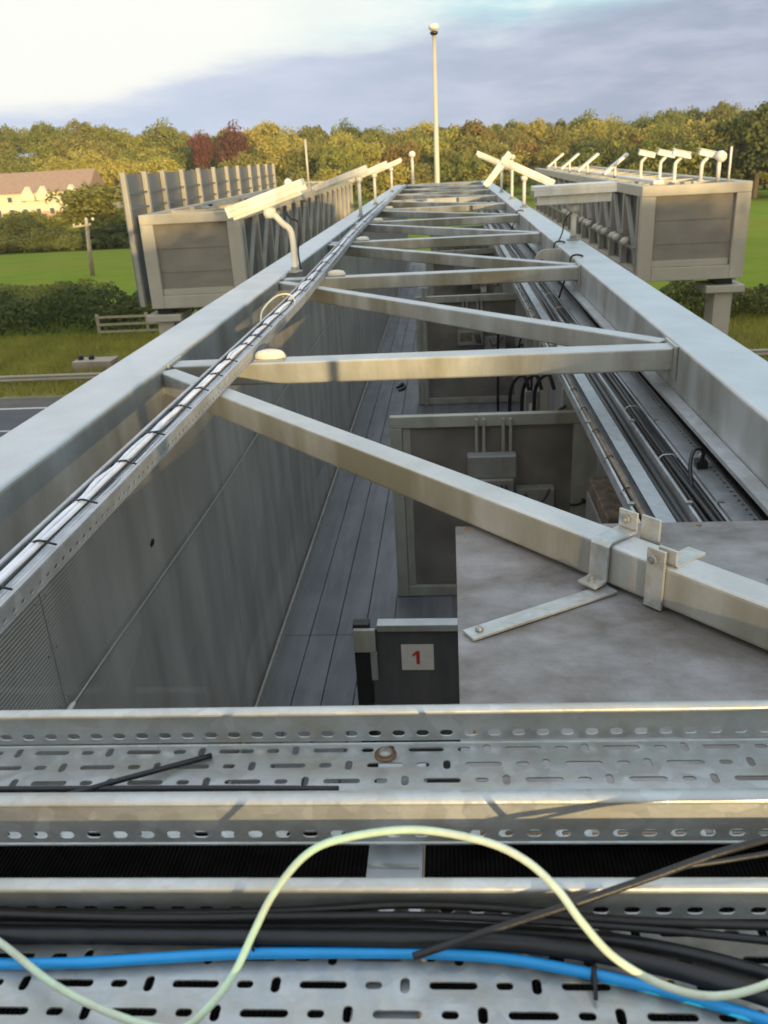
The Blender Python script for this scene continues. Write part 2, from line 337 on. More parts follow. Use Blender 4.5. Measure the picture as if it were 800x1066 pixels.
# ------------------------------------------------------------------ ground, road, terrain
def ground_z(X, Y):
    """flat by the road, rising into a wooded hill behind, higher on the left"""
    t = np.clip((Y - 205) / 130.0, 0, 1); t = t * t * (3 - 2 * t)
    hl = np.interp(X, [-400, -170, -90, -20, 60, 130, 400], [22, 17.0, 9, 6.0, 5.0, 7.0, 12])
    return -10.0 + hl * t + .35 * np.sin(X * .05) * np.clip((Y - 70) / 60, 0, 1) * np.cos(Y * .04) * (Y < 900)
def terrain():
    xs = np.concatenate([np.linspace(-2500, -420, 8), np.linspace(-400, 400, 81), np.linspace(420, 2500, 8)])
    ys = np.concatenate([np.linspace(-1500, -60, 6), np.linspace(-40, 460, 101), np.linspace(520, 2600, 8)])
    X, Y = np.meshgrid(xs, ys); Z = ground_z(X, Y)
    V = np.stack([X, Y, Z], -1).reshape(-1, 3); nx = len(xs)
    b = MB(); b.add(V, [(j * nx + i, j * nx + i + 1, (j + 1) * nx + i + 1, (j + 1) * nx + i) for j in range(len(ys) - 1) for i in range(nx - 1)], True)
    structure(b.build('ground', 'grass', recentre=False))
    def sheet(name, x0, x1, y0, y1, z, mt): return structure(MB().add([(x0, y0, z), (x1, y0, z), (x1, y1, z), (x0, y1, z)], [(0, 1, 2, 3)]).build(name, mt))
    sheet('verge', -260, 260, 38.6, 52.5, -9.990, 'verge')
    sheet('hard_shoulder', -260, 260, 36.9, 38.6, -9.984, 'shoulder')
    sheet('road', -260, 260, -22, 36.9, -9.980, 'asphalt')
    b = MB()
    for y, w_, dash in ((36.55, .2, 0), (33.0, .15, 1), (29.3, .15, 1), (25.6, .2, 0), (3, .2, 0), (6.7, .15, 1), (10.4, .15, 1), (14.1, .2, 0)):
        if dash:
            for xx in np.arange(-200, 200, 9.0): b.add([(xx, y, -9.975), (xx + 6, y, -9.975), (xx + 6, y + w_, -9.975), (xx, y + w_, -9.975)], [(0, 1, 2, 3)])
        else: b.add([(-250, y, -9.975), (250, y, -9.975), (250, y + w_, -9.975), (-250, y + w_, -9.975)], [(0, 1, 2, 3)])
    structure(b.build('road_markings', 'paint'))
    b = MB().add([(11, 44.2, -9.984), (60, 46, -9.984), (60, 49.5, -9.984), (11, 47.6, -9.984)], [(0, 1, 2, 3)]); structure(b.build('path', 'shoulder'))
    b = MB().add([(-60, 84.3, -9.95), (-30, 85.6, -9.95), (-30, 86.5, -9.95), (-60, 85.4, -9.95)], [(0, 1, 2, 3)]); structure(b.build('worn_path', 'verge'))
terrain()

# ------------------------------------------------------------------ this gantry
ZC = -1.0; YE = 33.0; BAY = [4.58 + 3.52 * k for k in range(9)]
gantry = thing('walkway_gantry', (0, 16, -10), 'long galvanised walkway gantry seen along its length from above', 'gantry')
def galv_split(ob):      # same steel on every face
    return ob
for x0, x1 in ((-1.905, -1.585), (1.21, 1.53)):
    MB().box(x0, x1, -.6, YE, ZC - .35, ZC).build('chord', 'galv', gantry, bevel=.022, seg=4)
    b = MB()                                  # splice seams and drain lines on the inside of the chord
for i, y in enumerate(BAY):
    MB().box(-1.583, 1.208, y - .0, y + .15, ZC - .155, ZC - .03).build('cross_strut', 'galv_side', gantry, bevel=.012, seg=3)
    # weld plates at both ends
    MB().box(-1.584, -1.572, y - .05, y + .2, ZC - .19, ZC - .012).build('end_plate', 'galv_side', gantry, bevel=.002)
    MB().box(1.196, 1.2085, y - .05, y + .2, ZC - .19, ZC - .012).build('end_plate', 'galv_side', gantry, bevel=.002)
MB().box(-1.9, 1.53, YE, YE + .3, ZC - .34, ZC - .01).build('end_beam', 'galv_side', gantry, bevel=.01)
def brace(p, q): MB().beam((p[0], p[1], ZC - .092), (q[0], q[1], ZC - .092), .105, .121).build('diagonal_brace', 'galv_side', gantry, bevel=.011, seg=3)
brace((-1.575, 4.50), (1.205, 1.35))
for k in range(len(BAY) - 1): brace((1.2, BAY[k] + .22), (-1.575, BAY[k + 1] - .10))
# walkway boards
xs = [-1.47, -1.235, -1.01, -.77, -.53, -.29, -.05, .19, .43, .67, .91, 1.15, 1.36]
for i in range(len(xs) - 1):
    y0 = .2
    for j, yy in enumerate([0.2, 6.05, 11.9, 17.75, 23.6, YE]):
        if j == 0: continue
        MB().box(xs[i] + .004, xs[i + 1] - .004, y0 + .004, yy - .004, -3.74, -3.70 + .0015 * ((i * 7 + j * 3) % 3)).build('floor_board', 'floor', gantry, bevel=.003)
        y0 = yy
MB().box(-1.47, -1.45, .2, YE, -3.70, -3.62).build('kick_plate', 'frame', gantry)
# side cladding, panel by panel, and the truss web behind it
for sx, x0 in ((-1, -1.50), (1, 1.375)):
    y0 = .1
    for yy in [2.55, 4.95, 7.35, 9.75, 12.15, 14.55, 16.95, 19.35, 21.75, 24.15, 26.55, 28.95, 31.35, YE]:
        b = MB(); b.box(x0, x0 + .012, y0 + .004, yy - .004, -2.4995, -1.24 if sx < 0 else -1.36); b.build('cladding_panel', 'wall', gantry)
        b = MB(); b.box(x0, x0 + .012, y0 + .004, yy - .004, -3.72, -2.5005); b.build('cladding_panel', 'wall', gantry)
        y0 = yy
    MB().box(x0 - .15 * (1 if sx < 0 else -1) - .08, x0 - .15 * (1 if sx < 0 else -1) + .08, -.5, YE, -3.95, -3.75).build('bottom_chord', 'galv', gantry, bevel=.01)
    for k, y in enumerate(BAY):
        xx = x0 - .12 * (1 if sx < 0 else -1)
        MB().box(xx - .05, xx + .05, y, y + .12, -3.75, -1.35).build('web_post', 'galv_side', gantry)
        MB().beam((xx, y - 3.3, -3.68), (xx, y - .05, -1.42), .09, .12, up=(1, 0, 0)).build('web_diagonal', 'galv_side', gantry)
# horizontal joint strip on the left cladding
# platform under the viewer, carrying the cross trays
MB().box(-1.5, 1.4, -.6, 1.37, -1.36, -1.23).build('end_platform', 'gap_black', gantry)
for xx in (-1.2, -.06, 1.1):
    MB().box(xx - .025, xx + .025, .36, .72, -.632, -.592).build('tray_support', 'galv', gantry)
    MB().box(xx - .02, xx + .02, .62, .66, -1.21, -.632).build('support_post', 'galv', gantry)
o = MB()
for i in range(280): o.box(-1.15 + i * .0082, -1.15 + i * .0082 + .0041, .2, 1.36, -1.212, -1.209)
o.box(-1.16, 1.16, .2, 1.36, -1.225, -1.212)
tag(o.build('gap_dark_sheet', 'gap_black'), 'added black ribbed sheet for the dark seen through the gap between the two nearest trays', 'mat')  # sheet added to make the gap between the trays read as dark

# ------------------------------------------------------------------ perforated trays
def slot_outline(cx, cy, w_, h_, n=4):
    r = min(w_, h_) / 2; o = []
    for qx, qy, a0 in ((1, 1, 0), (-1, 1, 90), (-1, -1, 180), (1, -1, 270)):
        for k in range(n): a = R(a0 + 90 * k / (n - 1)); o.append((cx + qx * (w_ / 2 - r) + r * math.cos(a), cy + qy * (h_ / 2 - r) + r * math.sin(a)))
    return o
def cell(b, mp, s0, s1, t0, t1, slot=None):
    if not slot:
        b.add([mp(s0, t0), mp(s1, t0), mp(s1, t1), mp(s0, t1)], [(0, 1, 2, 3)]); return
    o = slot_outline(*slot); n = len(o); cx, cy = (s0 + s1) / 2, (t0 + t1) / 2
    outer = []
    for u, v in o:      # push each slot vertex out to the cell border, corners go to corners
        qx = s1 if u > slot[0] else s0; qy = t1 if v > slot[1] else t0
        outer.append([u, v, qx, qy])
    ring = []
    for i, (u, v, qx, qy) in enumerate(outer):
        k = i % 4; q = i // 4
        if k == 0: ring.append((qx, min(max(v, t0), t1)) if q in (0, 2) else (min(max(u, s0), s1), qy))
        elif k == 3: ring.append((min(max(u, s0), s1), qy) if q in (0, 2) else (qx, min(max(v, t0), t1)))
        else: ring.append((qx, qy))
    vs = [mp(*p) for p in o] + [mp(*p) for p in ring]; fs = []
    for i in range(n):
        j = (i + 1) % n
        if ring[i] == ring[j]: fs.append((i, j, n + i))
        else: fs.append((i, j, n + j, n + i))
    b.add(vs, fs)
def near_tray(y_far, width, zb, x0, x1, yaw, off, label, wall=.05):
    t = thing('cable_tray', ((x0 + x1) / 2, y_far - width / 2, zb), label, 'cable tray', 'perforated trays across the foreground')
    cs, sn = math.cos(yaw), math.sin(yaw)
    def M3(s_, y, z): return (s_ * cs - (y - y_far) * sn, y_far + s_ * sn + (y - y_far) * cs, z)
    base = MB(); rr = .0225; rows = int(round(width / rr)); rr = width / rows
    for r_ in range(rows):
        s_ = x0 + ((off + r_ * .042) % .1) - .1; ta = y_far - width + r_ * rr; tb = ta + rr; cy = (ta + tb) / 2
        while s_ < x1:
            mp = lambda a, c: M3(a, c, zb)
            cell(base, mp, s_, s_ + .052, ta, tb, (s_ + .026, cy, .037, .0068))
            cell(base, mp, s_ + .052, s_ + .078, ta, tb, (s_ + .065, cy, .0132, .0068))
            cell(base, mp, s_ + .078, s_ + .1, ta, tb, (s_ + .089, cy, .0075, .0140))
            s_ += .1
    base.build('base', 'tray', t, solid=.0016)
    for side in (1, -1):
        yy = y_far if side > 0 else y_far - width
        b = MB(); rad = .005
        for s_ in np.arange(x0 - .05, x1, .025):
            e = s_ + .025
            cell(b, lambda a, c: M3(a, yy, zb + c), s_, e, .004, .022, (s_ + .0125, .013, .0135, .0078))
            cell(b, lambda a, c: M3(a, yy, zb + c), s_, e, .022, wall - rad)
        b.build('side_wall', 'tray', t, solid=.0016)
        b = MB(); pr = [(0, wall - rad)] + [(-side * rad * (1 - math.cos(a)), wall - rad + rad * math.sin(a)) for a in np.linspace(.3, math.pi / 2, 5)] + [(-side * .012, wall), (-side * .0135, wall - .0035)]
        n = len(pr); sv = np.linspace(x0 - .05, x1, 24)
        vs = [M3(a, yy + p[0], zb + p[1]) for a in sv for p in pr]
        b.add(vs, [(i * n + j, i * n + j + 1, (i + 1) * n + j + 1, (i + 1) * n + j) for i in range(len(sv) - 1) for j in range(n - 1)], True)
        b.build('rolled_lip', 'tray', t, solid=.0014)
    return t
near_tray(.716, .141, -.570, -1.0, 1.0, .020, .03, 'farther perforated zinc tray with round rusty bolt and two loose black cable ends')
near_tray(.506, .19, -.585, -.9, .9, .0205, .055, 'nearest perforated zinc tray carrying blue cable and thick black cables')
# round bolt and washer on the far tray
t = thing('carriage_bolt', (-.0755, .700, -.569), 'rusty round headed bolt in the farther perforated tray', 'bolt')
MB().lathe([(.0115, 0), (.0115, .0016)], (-.0755, .694, -.5688), 24).build('washer', 'rust', t)
MB().lathe([(.0075, .0016), (.0072, .004), (.0055, .0062), (.002, .0072)], (-.0755, .694, -.5688), 24).build('bolt_head', 'bolt', t)
# loop bracket between the two trays
t = thing('joint_bracket', (-.062, .54, -.60), 'short steel bracket bridging the dark gap between the two nearest trays', 'bracket')
MB().box(-.084, -.038, .512, .57, -.6045, -.6005).build('bracket_plate', 'tray', t, bevel=.001)
MB().box(-.084, -.038, .566, .5685, -.6005, -.588).build('bracket_lip', 'tray', t)

# ------------------------------------------------------------------ foreground cables
def cable(name, pts, r, mt, label, group=None, n=12, k=8, cat='cable'): return tag(MB().tube(pts, r, n, k=k).build(name, mt), label, cat, group)
blue = [(-.6, .452, -.5795), (-0.419, 0.451, -0.5795), (-0.322, 0.452, -0.578), (-0.253, 0.457, -0.577), (-0.176, 0.463, -0.576), (-0.062, 0.467, -0.576), (-0.009, 0.467, -0.576), (0.035, 0.464, -0.576), (0.085, 0.456, -0.577), (0.14, 0.444, -0.578), (0.191, 0.429, -0.578), (0.249, 0.408, -0.578), (.34, .37, -.578)]
cable('blue_cable', blue, .0043, 'blue', 'bright blue cable lying along the nearest perforated tray', n=16)
green = [(-.6, .52, -.55), (-0.434, 0.487, -0.56), (-0.37, 0.458, -0.563), (-0.309, 0.425, -0.568), (-0.247, 0.401, -0.568), (-0.204, 0.392, -0.565), (-0.184, 0.4, -0.555), (-0.168, 0.42, -0.545), (-0.156, 0.445, -0.53), (-0.142, 0.463, -0.51), (-0.118, 0.482, -0.49), (-0.088, 0.489, -0.48), (-0.036, 0.493, -0.475), (0.015, 0.483, -0.475), (0.046, 0.47, -0.48), (0.068, 0.453, -0.49), (0.084, 0.438, -0.505), (0.107, 0.43, -0.53), (0.142, 0.429, -0.555), (0.179, 0.429, -0.565), (0.218, 0.436, -0.560), (0.266, 0.452, -0.545), (.4, .48, -.53)]
cable('earth_cable', green, .0029, 'green', 'pale green and white cable looping up over both near trays', n=16)
cable('black_cable', [(-.7, .622, -.559), (-0.513, 0.628, -0.560), (-0.356, 0.632, -0.561), (-0.231, 0.635, -0.562), (-0.117, 0.637, -0.5635)], .0032, 'black', 'straight cut black cable lying in the farther perforated tray', 'black cables in the near trays')
cable('black_cable', [(-.65, .585, -.55), (-0.48, 0.604, -0.554), (-0.397, 0.613, -0.556), (-0.333, 0.646, -0.560), (-0.257, 0.688, -0.5655)], .0030, 'black', 'slanting black cable end crossing the farther perforated tray on the left', 'black cables in the near trays')
cable('black_cable', [(.5, .60, -.51), (0.285, 0.541, -0.515), (0.209, 0.514, -0.512), (0.147, 0.494, -0.52), (0.087, 0.477, -0.53), (0.028, 0.467, -0.546), (-0.009, 0.459, -0.555), (-0.038, 0.451, -0.560)], .0030, 'black', 'stiff black cable crossing diagonally in front of the green cable and over the blue one', 'black cables in the near trays')
cable('black_cable', [(.5, .57, -.51), (0.279, 0.523, -0.515), (0.208, 0.507, -0.515), (0.156, 0.499, -0.520), (0.088, 0.484, -0.54), (0.05, 0.484, -0.555)], .0020, 'black', 'thin black cable under the diagonal stiff one at the right', 'black cables in the near trays')
cable('black_cable', [(-.7, .47, -.570), (-0.424, 0.470, -0.570), (-0.295, 0.472, -0.570), (-0.177, 0.474, -0.570), (-0.061, 0.474, -0.569), (0.028, 0.474, -0.569), (0.101, 0.466, -0.570), (0.156, 0.454, -0.570), (0.218, 0.433, -0.570), (0.257, 0.416, -0.570), (.38, .36, -.572)], .0070, 'black', 'thickest black cable bending away beside the blue cable', 'black cables in the near trays')
cable('black_cable', [(-.7, .492, -.577), (-0.426, 0.488, -0.577), (-0.296, 0.489, -0.577), (-0.177, 0.490, -0.577), (-0.062, 0.492, -0.577), (0.029, 0.49, -0.577), (0.117, 0.484, -0.577), (0.186, 0.470, -0.577), (0.261, 0.445, -0.577), (.4, .40, -.577)], .0056, 'black', 'black cable behind the thickest one on the nearest tray', 'black cables in the near trays')
cable('black_cable', [(-.7, .488, -.563), (-0.436, 0.488, -0.564), (-0.261, 0.488, -0.563), (-0.141, 0.490, -0.559), (-0.047, 0.494, -0.554), (0.03, 0.494, -0.556), (0.126, 0.488, -0.560), (0.277, 0.487, -0.562), (.4, .49, -.562)], .0036, 'black', 'black cable arching highest against the rear wall of the nearest tray', 'black cables in the near trays')
cable('black_cable', [(-.7, .482, -.556), (-0.438, 0.481, -0.557), (-0.261, 0.479, -0.557), (-0.142, 0.483, -0.557), (-0.024, 0.486, -0.557), (0.089, 0.486, -0.562), (0.176, 0.482, -0.565), (0.273, 0.474, -0.566), (.4, .47, -.566)], .0032, 'black', 'thin black cable lying on top of the thick black cables', 'black cables in the near trays')
# ties round the blue cable
def ring_tie(c, ax, r, label, tail=None, th=.0012):
    c = Vector(c); ax = Vector(ax).normalized(); u = ax.orthogonal().normalized(); v = ax.cross(u)
    b = MB(); b.tube([c + (u * math.cos(a) + v * math.sin(a)) * r for a in np.linspace(0, 2 * math.pi, 15)], th, 6, smooth=False)
    if tail: b.tube([c + Vector((0, -.0005, r)), c + Vector(tail) * .5 + Vector((0, 0, r)), c + Vector(tail)], th, 6)
    return tag(b.build('cable_tie', 'black'), label, 'cable tie')
ring_tie((.098, .453, -.5765), (1, -.25, 0), .0062, 'black tie round the blue cable at the right', tail=(-.001, -.018, -.004), th=.0017)
ring_tie((-.165, .472, -.570), (1, 0, 0), .0096, 'black tie round the thickest black cable left of centre')

# ------------------------------------------------------------------ left longitudinal tray and its white cables
def tray_x(y): return float(np.interp(y, [0, 6.5, 13, 24, 33], [-1.175, -1.195, -1.365, -1.47, -1.50]))
LT = thing('cable_tray', (-1.3, 16, -1.03), 'long narrow perforated tray of white cables beside the left chord', 'cable tray')
def long_tray():
    yd = list(np.arange(.6, 12.0, .05)); zb = -1.026; hw = .068; wh = .056
    base = MB(); 
    ys = yd + list(np.arange(12.0, 32.6, .4))
    base.add([(tray_x(y) + sx * hw, y, zb) for y in ys for sx in (-1, 1)], [(2 * i, 2 * i + 1, 2 * i + 3, 2 * i + 2) for i in range(len(ys) - 1)])
    base.build('base', 'trayfar', LT, solid=.002)
    for sx in (-1, 1):
        b = MB(); l_ = MB(); e = .05
        for y in yd:
            mp = lambda a, c: (tray_x(a) + sx * hw, a, zb + c)
            cell(b, mp, y, y + e, .006, .032, (y + e / 2, .019, .022, .011)); cell(b, mp, y, y + e, .032, wh)
        for y in np.arange(yd[-1] + e, 32.5, .4): cell(b, lambda a, c: (tray_x(a) + sx * hw, a, zb + c), y, y + .4, .0, wh)
        b.build('side_wall', 'trayfar', LT, solid=.002)
        yy = list(np.arange(.6, 32.6, .3))
        l_.add([(tray_x(y) + sx * q, y, zb + wh + z) for y in yy for q, z in ((hw - .001, .0015), (hw - .013, .0015), (hw - .013, -.004))], [(3 * i + j, 3 * i + j + 1, 3 * i + j + 4, 3 * i + j + 3) for i in range(len(yy) - 1) for j in (0, 1)])
        l_.build('rolled_lip', 'trayfar', LT, solid=.002)
long_tray()
labs = ['leftmost white cable in the long left tray', 'second white cable from the left in the long left tray', 'third white cable from the left in the long left tray', 'white cable piled on top in the long left tray', 'pale grey cable along the right side of the long left tray', 'second pale grey cable beside the dark one in the long left tray', 'thin dark cable along the right wall of the long left tray', 'thin dark cable between white and grey ones in the long left tray', 'white cable on top nearest the middle of the long left tray']
spec = [(-.042, .012, .0105, 'white'), (-.022, .013, .0105, 'white'), (-.003, .012, .009, 'white'), (-.030, .029, .010, 'white'), (.016, .010, .007, 'greyc'), (.032, .011, .0075, 'greyc'), (.048, .009, .005, 'black'), (.008, .025, .0038, 'black'), (-.010, .031, .0095, 'white')]
tie_ys = [1.62, 1.83, 2.10, 2.41, 2.78, 3.12, 3.50, 3.80, 4.08, 4.40, 4.80, 5.05, 5.4, 5.8, 6.35, 6.9, 7.5, 8.1, 8.8, 9.6, 10.5, 11.6, 12.9, 14.4, 16.2]
for i, (dx, dz, r, mt) in enumerate(spec):
    pts = []
    for y in np.concatenate([np.arange(.5, 9, .14), np.arange(9, 32.4, .7)]):
        near = min(abs(y - t) for t in tie_ys); sp_ = min(1, near / .17)
        wob = math.sin(y * 2.6 + i * 1.7) * .005 + math.sin(y * 7.1 + i * 2.9) * .0035
        pts.append((tray_x(y) + dx * (.62 + .38 * sp_) + wob * sp_, y, -1.006 + dz + sp_ * .007 * abs(math.sin(y * 1.9 + i))))
    cable('signal_cable', pts, r, mt, labs[i], 'cables in the long left tray', n=8, k=3)
for j, y in enumerate(tie_ys):
    X = tray_x(y)
    b = MB().tube([(X - .052, y, -.992), (X - .046, y, -.978), (X - .01, y, -.962), (X + .02, y, -.969), (X + .045, y + .004, -.980), (X + .05, y + .004, -.996)], .0034, 6)
    b.tube([(X - .012, y + .002, -.962), (X + .012 + .01 * (j % 3), y - .03, -.950)], .0026, 5, smooth=False)
    tag(b.build('cable_tie', 'black'), 'black tie binding the white cables in the long left tray', 'cable tie', 'ties along the white cables')
# stray yellow-white loop over the tray
cable('loose_loop', [(-1.27, 5.6, -1.0), (-1.31, 5.9, -.95), (-1.29, 6.3, -.92), (-1.22, 6.45, -.93), (-1.16, 6.35, -.97), (-1.15, 6.2, -.995)], .006, 'bulk', 'thin pale loop of wire standing up from the long left tray')
# stay wire along the cladding
st = thing('stay_wire', (-1.45, 4.5, -2), 'thin steel wire stretched along the left cladding', 'wire')
MB().tube([(-1.448, 2.5, -1.842), (-1.448, 5.0, -1.872), (-1.452, 7.6, -1.83), (-1.46, 14, -1.80), (-1.46, 24, -1.80)], .0055, 8).build('strand', 'bolt', st)
MB().lathe([(.008, 0), (.010, .01), (.010, .05), (.006, .07)], (-1.448, 2.475, -1.842), 10, axis=(0, 1, 0)).build('end_socket', 'label', st)
tag(MB().prism([(0, 0), (.03, .012), (.06, .004), (.05, -.02), (.01, -.022)], (-1.486, 3.62, -1.69), (0, 1, 0), (0, 0, 1), (-.004, 0, 0)).build('drain_hole_cover', 'black'), 'small dark patch on the left cladding below the long tray', 'patch')

# ------------------------------------------------------------------ right-hand trays
def rtray(x0, x1, zb, wh, label, cover=None, cable_specs=(), slots=False):
    t = thing('cable_tray', ((x0 + x1) / 2, 17.5, zb), label, 'cable tray', 'trays along the right chord')
    MB().box(x0, x1, 2.78, 32.4, zb - .003, zb).build('base', 'trayfar', t)
    for xx in (x0, x1):
        q = .012 if xx == x0 else -.012
        b = MB(); b.box(min(xx, xx + .003 * (1 if q > 0 else -1)), max(xx, xx + .003 * (1 if q > 0 else -1)), 2.78, 32.4, zb, zb + wh)
        b.box(min(xx, xx + q), max(xx, xx + q), 2.78, 32.4, zb + wh, zb + wh + .003); b.build('side_wall', 'trayfar', t)
    if cover:
        b = MB(); a, c = cover
        if slots:
            for y in np.arange(2.8, 9.0, .05):
                mp = lambda u, v: (v, u, zb + wh + .006)
                cell(b, mp, y, y + .05, a, a + .075); cell(b, mp, y, y + .05, a + .075, c, (y + .025, (a + .075 + c) / 2, .018, .020))
            cell(b, lambda u, v: (v, u, zb + wh + .006), 9.0, 32.4, a, c)
            b.build('cover', 'cover', t, solid=.002)
        else:
            b.box(a, c, 2.78, 32.4, zb + wh + .004, zb + wh + .007); b.build('cover', 'cover', t)
    for j, y in enumerate(np.arange(3.3, 14, 1.17)):
        MB().box(x0 - .008, x0 + .022, y, y + .025, zb + wh + .0035, zb + wh + .012).build('clip', 'bolt', t)
    return t
rtray(.735, .885, -1.455, .05, 'inner right tray with pale cover and brown cables', cover=(.812, .880))
rtray(.972, 1.092, -1.455, .05, 'middle right tray filled with black cables')
rtray(1.100, 1.205, -1.45, .045, 'wide covered right tray slotted near the stained plate', cover=(1.100, 1.206), slots=True)
t = thing('edge_angle', (1.17, 17, -1.36), 'pale steel angle strip under the inside of the right chord', 'angle strip')
MB().box(1.135, 1.204, 2.6, 32.4, -1.258, -1.252).build('flange', 'trayfar', t); MB().box(1.135, 1.139, 2.6, 32.4, -1.272, -1.258).build('web', 'trayfar', t)
k = 0
names = ['left', 'centre', 'right']
for x0, z, r, mt, lab in ((.750, -1.425, .013, 'brown', 'brown cable nearest the edge of the inner right tray'), (.780, -1.425, .013, 'brown', 'brown cable against the cover of the inner right tray'), (.765, -1.405, .011, 'brown', 'brown cable on top in the inner right tray'),
                    (.910, -1.43, .017, 'black', 'black cable slung close to the inner right tray'), (.945, -1.435, .018, 'black', 'black cable slung midway in the gap between right trays'),
                    (.995, -1.425, .016, 'black', 'black cable against the left wall of the middle right tray'), (1.02, -1.428, .014, 'black', 'second black cable in the middle right tray'), (1.047, -1.425, .018, 'black', 'third and thickest black cable in the middle right tray'), (1.074, -1.428, .014, 'black', 'fourth black cable in the middle right tray'), (1.030, -1.402, .012, 'black', 'black cable lying on top in the middle right tray'), (1.235, -1.42, .022, 'black', 'black cable added to darken the gap under the pale edge strip of the right chord'), (1.285, -1.43, .022, 'black', 'second black cable added to darken that gap, farthest right against the right cladding')):  # the last two cables are added to keep the gap below dark
    pts = [(x0 + .005 * math.sin(y * 1.9 + k), y, z + .003 * math.sin(y * 3.1 + k * 2)) for y in np.arange(2.8, 32, .45)]
    cable('power_cable', pts, r, mt, lab, 'cables along the right trays', n=8, k=2); k += 1
for j, y in enumerate(np.arange(3.05, 12, .42)):
    for xx, hw, col_, lab in ((.757, .024, 'black', 'black tie round the brown cables of the inner right tray'), (1.03, .05, 'label', 'pale tie over the black cables of the middle right tray')):
        if xx > 1 and j % 2: continue
        b = MB().tube([(xx - hw, y, -1.42), (xx - hw * .5, y + .004, -1.394), (xx, y, -1.388), (xx + hw * .6, y + .012, -1.394), (xx + hw, y + .02, -1.416)], .0028, 5)
        tag(b.build('cable_tie', col_), lab, 'cable tie', 'dark ties on brown cables' if xx < 1 else 'pale ties on black cables')
cable('black_tail', [(1.14, 3.72, -1.38), (1.13, 3.68, -1.30), (1.08, 3.64, -1.28), (1.05, 3.58, -1.33), (1.045, 3.5, -1.42)], .009, 'black', 'short black cable hooking down from the slotted right tray')
t = thing('cable_gland', (1.14, 3.75, -1.405), 'small black gland box on the slotted right tray', 'gland')
MB().box(1.115, 1.165, 3.70, 3.76, -1.3965, -1.36).build('body', 'black', t, bevel=.004); MB().lathe([(.012, 0), (.012, .03)], (1.14, 3.73, -1.36), 10).build('nut', 'boxes', t)

# ------------------------------------------------------------------ stained plate, strap, clamps
pl = thing('cover_plate', (.85, 2.2, -1.2), 'large stained brown and grey steel plate under the diagonal brace', 'plate')
MB().box(.004, 1.19, 1.21, 2.60, -1.178, -1.166).build('top_sheet', 'plate', pl, bevel=.003)
for sx_ in (.04, .42, .80, 1.15):
    for sy_ in (1.5, 2.57): MB().lathe([(.008, 0), (.008, .003), (.004, .005)], (sx_, sy_, -1.1665), 10).build('screw', 'rust', pl)
MB().box(.01, .022, 1.38, 2.58, -1.95, -1.178).build('side_sheet', 'frame', pl)
sp = thing('flat_strap', (.24, 1.98, -1.165), 'flat steel strap lying on the stained plate, running under the brace', 'strap')
a = Vector((.03, 1.885, -1.158)); c = Vector((.44, 2.13, -1.158))
MB().beam(a, c, .052, .008).build('bar', 'tray', sp, bevel=.001)
MB().lathe([(.011, 0), (.011, .007), (.006, .012)], a + (c - a).normalized() * .035 + Vector((0, 0, .004)), 6).build('bolt_head', 'bolt', sp)
sp2 = thing('flat_strap', (1.0, 2.1, -1.165), 'flat steel strap end at the right side of the stained plate', 'strap')
a2 = Vector((.90, 2.16, -1.158)); c2 = Vector((1.19, 2.42, -1.158))
MB().beam(a2, c2, .052, .008).build('bar', 'tray', sp2, bevel=.001)
# Z-shaped clamp over the brace
bd = (Vector((1.205, 1.35, 0)) - Vector((-1.575, 4.50, 0))).normalized()      # along the brace
bn = Vector((-bd.y, bd.x, 0));                                               # across it
if bn.y > 0: bn = -bn                                                        # towards the viewer
def brace_pt(s_): return Vector((-1.575, 4.50, 0)) + bd * s_
def s_at(X): return (X + 1.575) / bd.x
def bent_strap(mb, X, prof, wd, th=.008):
    """prof: (n, z) polyline across the brace, swept wd along it"""
    o_ = brace_pt(s_at(X)); pts = [(n_, z_) for n_, z_ in prof]
    up = []
    for i, (n_, z_) in enumerate(pts):
        a_ = np.array(pts[max(0, i - 1)]); b_ = np.array(pts[min(len(pts) - 1, i + 1)]); t_ = b_ - a_; t_ = t_ / np.linalg.norm(t_); up.append((n_ - t_[1] * th, z_ + t_[0] * th))
    V = []
    for (n_, z_), (m_, y_) in zip(pts, up):
        for sgn in (-.5, .5):
            V.append(o_ + bn * n_ + bd * (sgn * wd) + Vector((0, 0, z_))); V.append(o_ + bn * m_ + bd * (sgn * wd) + Vector((0, 0, y_)))
    F_ = []
    for i in range(len(pts) - 1):
        q = 4 * i; F_ += [(q, q + 4, q + 6, q + 2), (q + 1, q + 3, q + 7, q + 5), (q, q + 1, q + 5, q + 4), (q + 2, q + 6, q + 7, q + 3)]
    F_ += [(0, 2, 3, 1), (4 * (len(pts) - 1), 4 * (len(pts) - 1) + 1, 4 * (len(pts) - 1) + 3, 4 * (len(pts) - 1) + 2)]
    mb.add(V, F_)
T = -1.0305
cl = thing('brace_clamp', (.48, 2.15, -1.16), 'Z shaped steel clamp bolted over the diagonal brace above the long strap', 'clamp')
b = MB(); bent_strap(b, .455, [(-.062, T + .065), (-.062, T + .012), (-.058, T + .003), (.052, T + .003), (.058, T - .003), (.062, T - .10), (.066, T - .112), (.115, T - .115)], .062); b.build('upper_strap', 'tray', cl, bevel=.0012)
b = MB(); bent_strap(b, .500, [(-.074, T + .062), (-.074, T - .11)], .062); b.build('back_strap', 'tray', cl, bevel=.0012)
for nn, zz, ax in ((-.05, T + .042, None), (.095, T - .108, (0, 0, 1))):
    p = brace_pt(s_at(.455)) + bn * nn + Vector((0, 0, zz)); b = MB()
    b.lathe([(.012, 0), (.012, .009), (.006, .0095), (.006, .017)], p, 6, axis=tuple(bn) if ax is None else ax, smooth=False); b.build('bolt', 'bolt', cl)
